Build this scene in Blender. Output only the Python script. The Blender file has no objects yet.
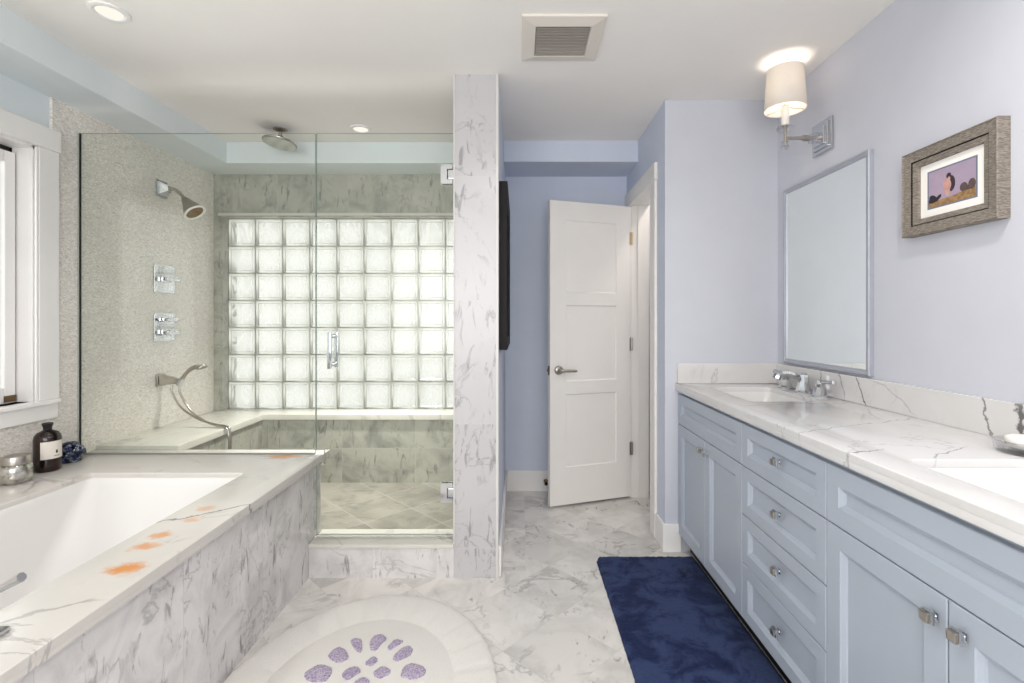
import bpy, bmesh, math, random
from mathutils import Vector, Matrix
PI = math.pi
SC = bpy.context.scene
COL = SC.collection
random.seed(7)

# ------------------------------------------------------------------ camera, world, lights, exposure
H = 1.25            # camera height
F = 490.0           # focal length in pixels at 1024 wide
CEIL = 2.44
cam_d = bpy.data.cameras.new('camera')
cam = bpy.data.objects.new('camera', cam_d); COL.objects.link(cam)
cam.location = (0, 0, H); cam.rotation_euler = (PI / 2, 0, 0)
cam_d.sensor_width = 36; cam_d.lens = F / 1024 * 36
cam_d.shift_x = -7 / 1024; cam_d.shift_y = -21.5 / 1024
cam_d.clip_start = 0.02
SC.camera = cam

world = bpy.data.worlds.new('daylight'); SC.world = world
world.use_nodes = True
wb = world.node_tree.nodes['Background']
wb.inputs[0].default_value = (1.0, 1.0, 0.985, 1); wb.inputs[1].default_value = 2.3

def area(name, loc, rot, sx, sy, power, col=(1, 1, 1), spread=PI, disk=False):
    d = bpy.data.lights.new(name, 'AREA'); d.shape = 'DISK' if disk else 'RECTANGLE'
    d.size = sx
    if not disk: d.size_y = sy
    d.energy = power; d.color = col; d.spread = spread
    o = bpy.data.objects.new(name, d); COL.objects.link(o)
    o.location = loc; o.rotation_euler = rot
    return o
# added frontal fill light, set in an unseen window behind the camera
area('rear_fill_light', (-0.35, -1.27, 1.5), (PI / 2, 0, 0), 2.6, 1.5, 36, (1.0, 0.99, 0.985))
# daylight through the window over the tub
area('tub_window_daylight', (-2.27, 1.65, 1.5), (0, -PI / 2, 0), 0.9, 1.1, 1.0, (1.0, 1.0, 1.0))

vs = SC.view_settings
vs.view_transform = 'Standard'; vs.look = 'None'; vs.gamma = 1.0; vs.use_curve_mapping = False
vs.exposure = 0.29
SC.display_settings.display_device = 'sRGB'
SC.cycles.use_denoising = True
SC.cycles.max_bounces = 10; SC.cycles.diffuse_bounces = 6; SC.cycles.transparent_max_bounces = 16
SC.cycles.caustics_reflective = False; SC.cycles.caustics_refractive = False
SC.cycles.sample_clamp_indirect = 6

# ------------------------------------------------------------------ colours and materials
def lin(r, g, b):
    f = lambda c: (c / 255 / 12.92) if c / 255 <= 0.04045 else ((c / 255 + 0.055) / 1.055) ** 2.4
    return (f(r), f(g), f(b), 1)

class N:
    """small wrapper round a material's node tree"""
    def __init__(s, name):
        s.m = bpy.data.materials.new(name); s.m.use_nodes = True
        s.t = s.m.node_tree; s.t.nodes.clear()
        s.out = s.t.nodes.new('ShaderNodeOutputMaterial')
    def set(s, sock, v):
        if v is None: return
        if hasattr(v, 'is_output'): s.t.links.new(v, sock)
        else: sock.default_value = v
    def n(s, typ, _props=None, **ins):
        nd = s.t.nodes.new(typ)
        for k, v in (_props or {}).items(): setattr(nd, k, v)
        for k, v in ins.items():
            key = int(k[1:]) if k[0] == 'i' and k[1:].isdigit() else k.replace('_', ' ')
            s.set(nd.inputs[key], v)
        return nd
    def math(s, op, a, b=None, c=None, clamp=False):
        nd = s.t.nodes.new('ShaderNodeMath'); nd.operation = op; nd.use_clamp = clamp
        for i, v in enumerate((a, b, c)):
            if v is not None: s.set(nd.inputs[i], v)
        return nd.outputs[0]
    def vmath(s, op, a, b=None):
        nd = s.t.nodes.new('ShaderNodeVectorMath'); nd.operation = op
        s.set(nd.inputs[0], a)
        if b is not None:
            if op == 'SCALE': s.set(nd.inputs['Scale'], b)
            else: s.set(nd.inputs[1], b)
        return nd.outputs[0]
    def mix(s, f, a, b, mode='MIX'):
        nd = s.t.nodes.new('ShaderNodeMix'); nd.data_type = 'RGBA'; nd.blend_type = mode
        s.set(nd.inputs[0], f); s.set(nd.inputs[6], a); s.set(nd.inputs[7], b)
        return nd.outputs[2]
    def ramp(s, v, lo, hi, a=0.0, b=1.0):
        nd = s.t.nodes.new('ShaderNodeMapRange'); nd.interpolation_type = 'SMOOTHSTEP'
        s.set(nd.inputs[0], v); s.set(nd.inputs[1], lo); s.set(nd.inputs[2], hi)
        s.set(nd.inputs[3], a); s.set(nd.inputs[4], b)
        return nd.outputs[0]
    def pos(s): return s.n('ShaderNodeNewGeometry').outputs['Position']
    def sep(s, v):
        o = s.n('ShaderNodeSeparateXYZ', i0=v).outputs
        return o[0], o[1], o[2]
    def comb(s, x, y, z): return s.n('ShaderNodeCombineXYZ', i0=x, i1=y, i2=z).outputs[0]
    def noise(s, v, scale, detail=4, rough=0.55, dist=0.0, color=False):
        nd = s.n('ShaderNodeTexNoise', Vector=v, Scale=scale, Detail=detail, Roughness=rough, Distortion=dist)
        return nd.outputs[1 if color else 0]
    def mapping(s, v, rot=(0, 0, 0), scale=(1, 1, 1), loc=(0, 0, 0)):
        return s.n('ShaderNodeMapping', Vector=v, Location=loc, Rotation=rot, Scale=scale).outputs[0]
    def bump(s, h, strength=0.2, dist=0.002):
        return s.n('ShaderNodeBump', Height=h, Strength=strength, Distance=dist).outputs[0]
    def principled(s, color, rough=0.5, metal=0.0, normal=None, spec=0.5, sheen=0.0, coat=0.0):
        p = s.n('ShaderNodeBsdfPrincipled', Base_Color=color, Roughness=rough, Metallic=metal)
        p.inputs['Specular IOR Level'].default_value = spec
        p.inputs['Sheen Weight'].default_value = sheen
        p.inputs['Coat Weight'].default_value = coat
        if normal is not None: s.set(p.inputs['Normal'], normal)
        s.t.links.new(p.outputs[0], s.out.inputs[0])
        return p

def plain(name, rgb, rough=0.5, metal=0.0, var=0.03, vscale=6, bump=0.0, bscale=200, spec=0.5):
    k = N(name); p = k.pos()
    nz = k.noise(p, vscale, 3)
    c = k.mix(k.ramp(nz, 0.3, 0.7), tuple(x * (1 - var) for x in lin(*rgb)[:3]) + (1,), tuple(min(1, x * (1 + var)) for x in lin(*rgb)[:3]) + (1,))
    nrm = k.bump(k.noise(p, bscale, 3), bump, 0.001) if bump else None
    k.principled(c, rough, metal, nrm, spec)
    return k.m

def marble(name, base=(226, 223, 219), grey=(186, 184, 182), vein=(120, 119, 120), axes='xy', tile=None, rot=0.0,
           org=(0, 0), grout=(196, 193, 188), gw=0.0012, stretch=(1, 1, 1), srot=(0, 0, 0), sc=1.0, cloud=0.6,
           vamt=0.7, fleck=0.5, fleck_col=(95, 94, 96), rough=0.2, tvar=0.05, seed=0.0, stains=None, lines=None, brick=False,
           ridge_scale=1.5, ridge_w=0.018, vmask=(0.42, 0.6), fsc=13.0, fstretch=(1.0, 1.0, 0.35), fcov=(0.42, 0.62), fth=(0.585, 0.70)):
    k = N(name); p = k.pos(); x, y, z = k.sep(p)
    ax = {'x': x, 'y': y, 'z': z}; u, v = ax[axes[0]], ax[axes[1]]
    q = k.vmath('ADD', p, (seed * 3.1, seed * 1.7, seed * 2.3))
    grout_mask = None; tv = None
    if tile:
        if rot:
            c, s_ = math.cos(rot), math.sin(rot)
            uu = k.math('ADD', k.math('MULTIPLY', u, c), k.math('MULTIPLY', v, s_))
            vv = k.math('SUBTRACT', k.math('MULTIPLY', v, c), k.math('MULTIPLY', u, s_))
        else: uu, vv = u, v
        fv = k.math('DIVIDE', k.math('SUBTRACT', vv, org[1]), tile[1]); iv = k.math('FLOOR', fv)
        fu = k.math('DIVIDE', k.math('SUBTRACT', uu, org[0]), tile[0])
        if brick: fu = k.math('ADD', fu, k.math('MULTIPLY', iv, 0.5))
        iu = k.math('FLOOR', fu)
        wn = k.n('ShaderNodeTexWhiteNoise', {'noise_dimensions': '3D'}, Vector=k.comb(iu, iv, seed + 0.5))
        q = k.vmath('ADD', q, k.vmath('SCALE', wn.outputs['Color'], 17.0))
        tv = wn.outputs['Value']
        def edge(f, ln):
            fr = k.math('SUBTRACT', f, k.math('FLOOR', f))
            return k.math('MULTIPLY', k.math('MINIMUM', fr, k.math('SUBTRACT', 1.0, fr)), ln)
        ed = k.math('MINIMUM', edge(fu, tile[0]), edge(fv, tile[1]))
        grout_mask = k.math('LESS_THAN', ed, gw)
    r = k.mapping(q, srot, stretch)
    cl = k.ramp(k.noise(r, 3.2 * sc, 7, 0.62, 0.7), 0.38, 0.72)
    col = k.mix(k.math('MULTIPLY', cl, cloud), lin(*base), lin(*grey))
    ndist = k.noise(r, ridge_scale * sc, 7, 0.58, 0.9)
    rd = k.math('ABSOLUTE', k.math('SUBTRACT', ndist, 0.5))
    rid = k.ramp(rd, 0.0, ridge_w, 1.0, 0.0)
    msk = k.ramp(k.noise(k.vmath('ADD', r, (5.2, 1.3, 8.8)), 2.1 * sc, 2), vmask[0], vmask[1])
    rid = k.math('MULTIPLY', k.math('MULTIPLY', rid, msk), vamt)
    col = k.mix(rid, col, lin(*vein))
    if fleck:
        fr = k.mapping(q, srot, fstretch)
        f1 = k.ramp(k.noise(fr, fsc * sc, 4, 0.6, 0.8), fth[0], fth[1])
        f2 = k.ramp(k.noise(k.vmath('ADD', q, (2.2, 7.3, 4.1)), 4.5 * sc, 3), fcov[0], fcov[1])
        col = k.mix(k.math('MULTIPLY', k.math('MULTIPLY', f1, f2), fleck), col, lin(*fleck_col))
    if tv is not None and tvar:
        col = k.mix(1.0, col, k.comb(*[k.math('ADD', 1.0 - tvar, k.math('MULTIPLY', tv, tvar * 1.4))] * 3), 'MULTIPLY')
    if lines:      # single long veins of the slab: (x0,y0,x1,y1,halfwidth) in the u,v plane
        wob = k.vmath('SCALE', k.vmath('SUBTRACT', k.noise(p, 7.0, 5, 0.6, 0, True), (0.5, 0.5, 0.5)), 0.11)
        w2 = k.vmath('ADD', k.comb(u, v, 0.0), wob)
        a_, b_, _ = k.sep(w2)
        for (x0, y0, x1, y1, hw, amt) in lines:
            L = math.hypot(x1 - x0, y1 - y0); dx, dy = (x1 - x0) / L, (y1 - y0) / L
            ra, rb = k.math('SUBTRACT', a_, x0), k.math('SUBTRACT', b_, y0)
            tt = k.math('ADD', k.math('MULTIPLY', ra, dx), k.math('MULTIPLY', rb, dy))
            dd = k.math('ABSOLUTE', k.math('SUBTRACT', k.math('MULTIPLY', ra, dy), k.math('MULTIPLY', rb, dx)))
            on = k.math('MULTIPLY', k.ramp(tt, -0.03, 0.03), k.ramp(tt, L - 0.03, L + 0.03, 1.0, 0.0))
            f = k.math('MULTIPLY', k.math('MULTIPLY', k.ramp(dd, hw * 0.3, hw, 1.0, 0.0), on), amt)
            col = k.mix(f, col, lin(*vein))
    if stains:     # rust stains: (u, v, radius u, radius v, strength)
        wob = k.vmath('SCALE', k.vmath('SUBTRACT', k.noise(p, 30.0, 4, 0.6, 0, True), (0.5, 0.5, 0.5)), 0.075)
        a_, b_, _ = k.sep(k.vmath('ADD', k.comb(u, v, 0.0), wob))
        for (su, sv, ru, rv, amt) in stains:
            du = k.math('DIVIDE', k.math('SUBTRACT', a_, su), ru); dv = k.math('DIVIDE', k.math('SUBTRACT', b_, sv), rv)
            d = k.math('SQRT', k.math('ADD', k.math('MULTIPLY', du, du), k.math('MULTIPLY', dv, dv)))
            col = k.mix(k.math('MULTIPLY', k.ramp(d, 0.25, 1.15, 1.0, 0.0), amt), col, lin(205, 138, 74))
    if grout_mask is not None: col = k.mix(k.math('MULTIPLY', grout_mask, 0.8), col, lin(*grout))
    k.principled(col, rough, 0, None, 0.45)
    return k.m

M = {}
M['wall'] = plain('blue_wall_paint', (198, 200, 209), 0.6, var=0.012, bump=0.03)
M['wall_light_tint'] = plain('wall_paint_light_tint', (204, 211, 226), 0.6, var=0.012, bump=0.03)  # same paint as the other walls, with bluish daylight put into the colour
M['soffit'] = plain('pale_blue_soffit_paint', (222, 229, 232), 0.6, var=0.012, bump=0.03)
M['ceiling'] = plain('ceiling_paint', (238, 235, 231), 0.7, var=0.012, vscale=3, bump=0.08, bscale=60)
M['white'] = plain('white_trim_paint', (236, 234, 232), 0.35, var=0.01)
M['door'] = plain('door_paint', (232, 229, 224), 0.38, var=0.01)
M['cabinet'] = plain('blue_grey_cabinet_paint', (168, 176, 188), 0.38, var=0.015)
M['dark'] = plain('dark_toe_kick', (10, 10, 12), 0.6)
M['porcelain'] = plain('white_porcelain', (228, 227, 226), 0.12, var=0.006)
M['acrylic'] = plain('white_acrylic', (216, 214, 212), 0.16, var=0.006)
M['chrome'] = plain('chrome', (205, 207, 210), 0.08, 1.0, var=0.01)
M['nickel'] = plain('brushed_nickel', (178, 172, 164), 0.28, 1.0, var=0.03)
M['silver'] = plain('silver_frame', (176, 179, 188), 0.35, 0.45, var=0.03, vscale=30)
M['bronze'] = plain('bronze', (120, 100, 74), 0.35, 1.0)
M['brass'] = plain('pale_brass', (208, 190, 160), 0.35, 1.0)
M['black_wood'] = plain('black_brown_wood', (20, 16, 18), 0.6, var=0.15, vscale=20, spec=0.25)
M['rubber'] = plain('black_rubber', (20, 20, 20), 0.7)
M['paper'] = plain('cream_paper', (224, 218, 208), 0.7, var=0.01)
M['ink'] = plain('black_ink', (30, 28, 28), 0.7)
M['mat'] = plain('picture_mat', (244, 241, 236), 0.8, var=0.008)
M['strip'] = plain('pale_stone_strip', (204, 202, 199), 0.4, var=0.02)
M['channel'] = plain('satin_grey_channel', (150, 154, 148), 0.4, var=0.02)
M['soap'] = plain('white_soap', (238, 234, 228), 0.45, var=0.01)
M['grout'] = plain('block_mortar', (186, 185, 174), 0.7, var=0.03)
M['candle'] = plain('white_candle_sleeve', (236, 232, 226), 0.4, var=0.01)

def mirror_mat():
    k = N('mirror_glass'); 
    k.principled((0.955, 1.0, 0.965, 1), 0.015, 1.0)
    return k.m
M['mirror'] = mirror_mat()

def glass(name, tint, ior=1.5, rough=0.0):
    k = N(name)
    tr = k.n('ShaderNodeBsdfTransparent', Color=tint + (1,))
    gl = k.n('ShaderNodeBsdfGlossy', Color=(1, 1, 1, 1), Roughness=rough)
    fr = k.n('ShaderNodeFresnel', IOR=ior)
    mx = k.n('ShaderNodeMixShader', i0=fr.outputs[0], i1=tr.outputs[0], i2=gl.outputs[0])
    k.t.links.new(mx.outputs[0], k.out.inputs[0]); return k.m
M['glass'] = glass('shower_glass', (0.975, 0.989, 0.974), 1.2)
M['glass_edge'] = plain('green_glass_edge', (172, 196, 184), 0.1, var=0.05)
M['crystal'] = None
def crystal():
    k = N('clear_crystal')
    g = k.n('ShaderNodeBsdfGlass', Color=(0.96, 0.97, 0.98, 1), Roughness=0.02, IOR=1.5)
    tr = k.n('ShaderNodeBsdfTransparent', Color=(0.95, 0.95, 0.96, 1))
    mx = k.n('ShaderNodeMixShader', i0=0.7, i1=g.outputs[0], i2=tr.outputs[0])
    k.t.links.new(mx.outputs[0], k.out.inputs[0]); return k.m
M['crystal'] = crystal()

def emit(name, rgb, strength):
    k = N(name)
    e = k.n('ShaderNodeEmission', Color=rgb + (1,), Strength=strength)
    k.t.links.new(e.outputs[0], k.out.inputs[0]); return k.m
M['lens'] = emit('lit_lamp_lens', (1.0, 0.93, 0.82), 0.85)
M['bulb'] = emit('lit_bulb', (1.0, 0.9, 0.76), 2.0)

def shade_mat():
    k = N('linen_lamp_shade'); p = k.pos()
    w = k.noise(k.mapping(p, scale=(1, 1, 6)), 90, 3)
    c = k.mix(w, lin(226, 220, 212), lin(238, 233, 226))
    d = k.n('ShaderNodeBsdfDiffuse', Color=c); t = k.n('ShaderNodeBsdfTranslucent', Color=c)
    mx = k.n('ShaderNodeMixShader', i0=0.28, i1=d.outputs[0], i2=t.outputs[0])
    k.t.links.new(mx.outputs[0], k.out.inputs[0]); return k.m
M['shade'] = shade_mat()

def block_mat():
    k = N('wavy_glass_block'); p = k.pos(); x, y, z = k.sep(p)
    iu = k.math('FLOOR', k.math('DIVIDE', k.math('ADD', x, 2.137), 0.1993))
    iv = k.math('FLOOR', k.math('DIVIDE', k.math('SUBTRACT', z, 0.596), 0.1993))
    fu = k.math('FRACT', k.math('DIVIDE', k.math('ADD', x, 2.137), 0.1993))
    fv = k.math('FRACT', k.math('DIVIDE', k.math('SUBTRACT', z, 0.596), 0.1993))
    wn = k.n('ShaderNodeTexWhiteNoise', {'noise_dimensions': '2D'}, Vector=k.comb(iu, iv, 0.0))
    q = k.vmath('ADD', p, k.vmath('SCALE', wn.outputs['Color'], 9.0))
    wv = k.noise(k.mapping(q, (0, 0.6, 0), (1.0, 1.0, 0.5)), 9.5, 1.5, 0.4, 1.6)
    streak = k.ramp(k.math('ABSOLUTE', k.math('SUBTRACT', wv, 0.5)), 0.0, 0.11, 1.0, 0.0)
    # the pressed pattern: clear wavy streaks and a thicker clear rim inside a milky field
    ed = k.math('MINIMUM', k.math('MINIMUM', fu, k.math('SUBTRACT', 1.0, fu)), k.math('MINIMUM', fv, k.math('SUBTRACT', 1.0, fv)))
    inner = k.ramp(ed, 0.10, 0.16)
    clear = k.math('MULTIPLY', streak, inner)
    rimb = k.math('MULTIPLY', k.ramp(k.math('ADD', fu, fv), 0.25, 0.75, 1.0, 0.0), 0.6)
    clear = k.math('MAXIMUM', k.math('MULTIPLY', clear, 0.75), rimb)
    tcol = k.mix(inner, (0.57, 0.57, 0.54, 1), (0.42, 0.42, 0.405, 1))
    nrm = k.bump(wv, 0.3, 0.01)
    t = k.n('ShaderNodeBsdfTranslucent', Color=tcol, Normal=nrm)
    cl = k.n('ShaderNodeBsdfTransparent', Color=(0.36, 0.36, 0.345, 1))
    mx = k.n('ShaderNodeMixShader', i0=clear, i1=t.outputs[0], i2=cl.outputs[0])
    gl = k.n('ShaderNodeBsdfGlossy', Color=(1, 1, 1, 1), Roughness=0.12, Normal=nrm)
    fr = k.n('ShaderNodeFresnel', IOR=1.4)
    m2 = k.n('ShaderNodeMixShader', i0=fr.outputs[0], i1=mx.outputs[0], i2=gl.outputs[0])
    k.t.links.new(m2.outputs[0], k.out.inputs[0]); return k.m
M['block'] = block_mat()

def mosaic_mat():
    k = N('penny_mosaic_tile'); p = k.pos()
    vo = k.n('ShaderNodeTexVoronoi', {'feature': 'F1'}, Vector=k.mapping(p, (0.6, 0, 0), (1, 1.0, 1.9)), Scale=85.0, Randomness=0.75)
    r, g, b = k.sep(vo.outputs['Color'])
    c = k.mix(k.ramp(r, 0.0, 1.0), lin(224, 218, 210), lin(244, 241, 235))
    c = k.mix(k.math('MULTIPLY', k.ramp(g, 0.8, 1.0), 0.5), c, lin(186, 172, 164))
    big = k.ramp(k.noise(p, 2.0, 4), 0.4, 0.7)
    c = k.mix(k.math('MULTIPLY', big, 0.25), c, lin(205, 199, 190))
    c = k.mix(k.ramp(vo.outputs['Distance'], 0.55, 0.8, 0.0, 0.5), c, lin(198, 192, 184))
    k.principled(c, 0.3, 0, k.bump(vo.outputs['Distance'], 0.12, 0.002)); return k.m
M['mosaic'] = mosaic_mat()

T = dict
M['floor'] = marble('floor_marble_diagonal', base=(222, 219, 214), grey=(190, 187, 183), tile=(0.305, 0.305), rot=PI / 4,
    org=(1.569 - 0.305 * 12, 1.350 - 0.305 * 12), tvar=0.13, cloud=0.8, vamt=0.45, fleck=0.6, fstretch=(1, 0.4, 1), srot=(0, 0, 0.6), rough=0.16, seed=1, sc=1.5, ridge_scale=1.7)
M['floor_border'] = marble('floor_marble_border', base=(226, 223, 218), grey=(186, 183, 180), tile=(0.24, 0.46), org=(-0.1, 0.18), tvar=0.10,
    cloud=0.8, vamt=0.4, fleck=0.5, srot=(0, 0, 0.3), fstretch=(1, 0.4, 1), rough=0.16, seed=2, sc=1.5)
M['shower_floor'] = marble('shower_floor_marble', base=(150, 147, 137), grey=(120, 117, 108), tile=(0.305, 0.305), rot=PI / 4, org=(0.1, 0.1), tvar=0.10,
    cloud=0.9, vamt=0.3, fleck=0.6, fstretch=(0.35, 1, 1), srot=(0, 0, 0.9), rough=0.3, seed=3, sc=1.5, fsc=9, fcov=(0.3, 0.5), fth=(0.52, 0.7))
M['apron'] = marble('apron_marble', base=(222, 219, 218), grey=(188, 185, 186), axes='yz', tile=(0.46, 0.9), org=(0.11, 0.0), tvar=0.05,
    cloud=0.9, vamt=0.4, fleck=0.6, srot=(0.35, 0, 0), fstretch=(1, 1, 0.27), fsc=17, rough=0.22, seed=4, sc=1.7, ridge_scale=2.2, fcov=(0.30, 0.55), fth=(0.56, 0.68))
M['pillar'] = marble('pillar_marble', base=(192, 190, 191), grey=(188, 186, 188), axes='xz', tile=(0.6, 0.60), org=(-0.4, 0.166 - 0.02), tvar=0.05,
    cloud=0.8, vamt=0.35, fleck=0.5, srot=(0, 0.5, 0), fstretch=(1, 1, 0.3), fsc=15, rough=0.25, seed=5, sc=1.6, ridge_scale=1.8, fcov=(0.30, 0.55), fth=(0.56, 0.68))
M['shower_marble'] = marble('shower_wall_marble', base=(186, 185, 175), grey=(146, 147, 139), vein=(98, 100, 98), axes='xz', tile=(0.51, 0.70), org=(-1.74, -0.34), tvar=0.06,
    cloud=0.95, vamt=0.3, fleck=0.6, srot=(0, 0.5, 0), fstretch=(1, 1, 0.25), fsc=17, rough=0.25, seed=6, sc=1.5, fcov=(0.30, 0.55), fth=(0.56, 0.68))
M['shower_marble_side'] = marble('shower_side_marble', base=(186, 185, 175), grey=(146, 147, 139), vein=(98, 100, 98), axes='yz', tile=(0.6, 0.46), org=(0.0, -0.1), tvar=0.06,
    cloud=0.95, vamt=0.3, fleck=0.6, srot=(0.5, 0, 0), fstretch=(1, 1, 0.25), rough=0.25, seed=7, sc=1.5, fcov=(0.30, 0.55), fth=(0.56, 0.68), fsc=17)
M['deck'] = marble('tub_deck_marble', base=(203, 199, 194), grey=(200, 196, 190), vein=(116, 113, 112), cloud=0.8, vamt=0.4, fleck=0.15, rough=0.2, seed=8,
    srot=(0, 0, 0.25), stretch=(0.8, 1.6, 1), lines=[(-1.23, 1.60, -0.98, 1.80, 0.006, 0.8), (-1.3, 1.0, -1.0, 1.16, 0.010, 0.45)],
    stains=[(-1.062, 1.324, 0.062, 0.04, 0.95), (-1.114, 1.455, 0.05, 0.035, 0.75), (-1.12, 1.53, 0.042, 0.03, 0.75), (-1.103, 1.65, 0.035, 0.03, 0.5), (-1.119, 1.75, 0.035, 0.03, 0.45), (-1.15, 2.41, 0.095, 0.045, 0.95)])
M['bench'] = marble('bench_top_marble', base=(212, 210, 201), grey=(190, 188, 180), cloud=0.5, vamt=0.4, fleck=0.1, rough=0.15, seed=9)
M['counter'] = marble('countertop_marble', base=(212, 211, 211), grey=(204, 201, 199), vein=(120, 116, 116), cloud=0.75, vamt=0.35, fleck=0.0, rough=0.1, seed=10,
    ridge_scale=1.1, ridge_w=0.009, vmask=(0.45, 0.55), srot=(0, 0, -0.5), stretch=(1.0, 1.0, 1.0),
    lines=[(0.85, 1.245, 0.95, 1.29, 0.005, 0.8), (0.85, 1.47, 1.39, 1.72, 0.004, 0.5), (0.9, 1.95, 1.39, 2.02, 0.004, 0.55), (1.02, 1.21, 1.18, 1.30, 0.004, 0.7)], sc=1.3)
M['splash'] = marble('backsplash_marble', base=(212, 211, 210), grey=(204, 201, 199), vein=(96, 93, 94), axes='yz', cloud=0.6, vamt=0.3, fleck=0.0, rough=0.12, seed=11,
    ridge_scale=1.1, ridge_w=0.009,
    lines=[(1.94, 0.90, 2.0, 1.03, 0.006, 0.9), (1.43, 0.90, 1.46, 1.03, 0.006, 0.75), (1.335, 0.90, 1.355, 1.03, 0.007, 0.95), (2.2, 0.9, 2.24, 1.03, 0.006, 0.6), (2.08, 0.9, 2.12, 1.03, 0.005, 0.5), (1.7, 0.93, 1.9, 1.0, 0.005, 0.3)])
M['curb'] = marble('curb_marble', base=(216, 213, 212), grey=(188, 186, 186), axes='xz', tile=(0.31, 0.9), org=(-1.02, -0.3), tvar=0.05,
    cloud=0.9, vamt=0.4, fleck=0.6, srot=(0, 0.5, 0), fstretch=(1, 1, 0.3), rough=0.22, seed=12, sc=1.7, fsc=17, fcov=(0.30, 0.55), fth=(0.56, 0.68))

def rug_mat():
    k = N('navy_pile'); p = k.pos()
    n1 = k.noise(p, 7.5, 6, 0.68, 0.5); n2 = k.noise(p, 140, 3, 0.7); n3 = k.noise(k.vmath('ADD', p, (3, 4, 5)), 9, 5, 0.6, 0.6)
    c = k.mix(k.ramp(n1, 0.40, 0.60), lin(27, 39, 76), lin(56, 70, 108))  # sheen of the brushed pile put into the colour as lighter patches
    c = k.mix(k.ramp(n3, 0.6, 0.72, 0, 0.7), c, lin(8, 13, 38))
    c = k.mix(k.math('MULTIPLY', n2, 0.35), c, lin(10, 16, 42))
    h = k.math('ADD', n2, k.math('MULTIPLY', n3, 2.0))
    k.principled(c, 0.95, 0, k.bump(h, 0.7, 0.006), 0.05, sheen=0.06); return k.m
M['rug'] = rug_mat()
def plush(name, a, b, sheen=0.2, sc=1.0):
    k = N(name); p = k.pos()
    n1 = k.noise(p, 300 * sc, 3, 0.7); n2 = k.noise(p, 9, 4)
    c = k.mix(k.ramp(n1, 0.3, 0.7), lin(*a), lin(*b))
    c = k.mix(k.ramp(n2, 0.5, 0.7, 0, 0.25), c, lin(*a))
    k.principled(c, 0.95, 0, k.bump(n1, 0.5, 0.003), 0.2, sheen=sheen); return k.m
M['mat_white'] = plush('white_mat_pile', (212, 209, 204), (226, 223, 218))
M['mat_purple'] = plush('purple_mat_pile', (126, 112, 146), (196, 186, 200), 0.2, 0.5)

def wood_mat():
    k = N('weathered_grey_wood'); p = k.pos()
    n1 = k.noise(k.mapping(p, scale=(8, 8, 8)), 7, 6, 0.7, 2.0); n2 = k.noise(k.mapping(p, (0, 0, 0), (1, 1, 8)), 60, 5, 0.7)
    c = k.mix(k.ramp(n2, 0.35, 0.68), lin(98, 90, 82), lin(156, 147, 136))
    c = k.mix(k.ramp(n1, 0.55, 0.7, 0, 0.5), c, lin(80, 72, 66))
    k.principled(c, 0.6, 0, k.bump(n2, 0.3, 0.002)); return k.m
M['wood'] = wood_mat()
def amber():
    k = N('amber_glass'); p = k.pos(); z = k.sep(p)[2]
    c = k.mix(k.ramp(k.noise(p, 14, 2), 0.35, 0.7), lin(14, 6, 4), lin(44, 19, 8))
    k.principled(c, 0.06, 0, None, 0.5); return k.m
M['amber'] = amber()
def mercury():
    k = N('mercury_silver_glass'); p = k.pos()
    n1 = k.noise(p, 45, 5, 0.7)
    c = k.mix(k.ramp(n1, 0.4, 0.65), lin(200, 198, 192), lin(150, 146, 138))
    k.principled(c, k.ramp(n1, 0.3, 0.7, 0.1, 0.3), 0.85); return k.m
M['mercury'] = mercury()
def coral_mat():
    k = N('blue_white_coral_glaze'); p = k.pos()
    n1 = k.noise(p, 42, 3, 0.6, 0.8)
    c = k.mix(k.ramp(n1, 0.48, 0.62), lin(24, 30, 48), lin(150, 160, 178))
    c = k.mix(k.ramp(k.noise(p, 30, 2), 0.52, 0.68), c, lin(46, 64, 116))
    k.principled(c, 0.2, 0, None, 0.6); return k.m
M['coral'] = coral_mat()
def grille_mat():
    k = N('vent_grille'); p = k.pos(); x, y, z = k.sep(p)
    s1 = k.math('FRACT', k.math('MULTIPLY', y, 90.0)); s2 = k.math('FRACT', k.math('MULTIPLY', x, 22.0))
    c = k.mix(k.ramp(s1, 0.35, 0.55), lin(140, 132, 125), lin(172, 165, 157))
    k.principled(c, 0.6); return k.m
M['grille'] = grille_mat()
M['vent'] = plain('warm_white_vent_plastic', (220, 214, 205), 0.5, var=0.01)
def nozzle_mat():
    k = N('shower_spray_face'); p = k.pos()
    vo = k.n('ShaderNodeTexVoronoi', Vector=p, Scale=95.0, Randomness=0.2)
    c = k.mix(k.ramp(vo.outputs['Distance'], 0.2, 0.35), lin(120, 122, 118), lin(212, 214, 208))
    k.principled(c, 0.3, 0.4); return k.m
M['nozzle'] = nozzle_mat()

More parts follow.
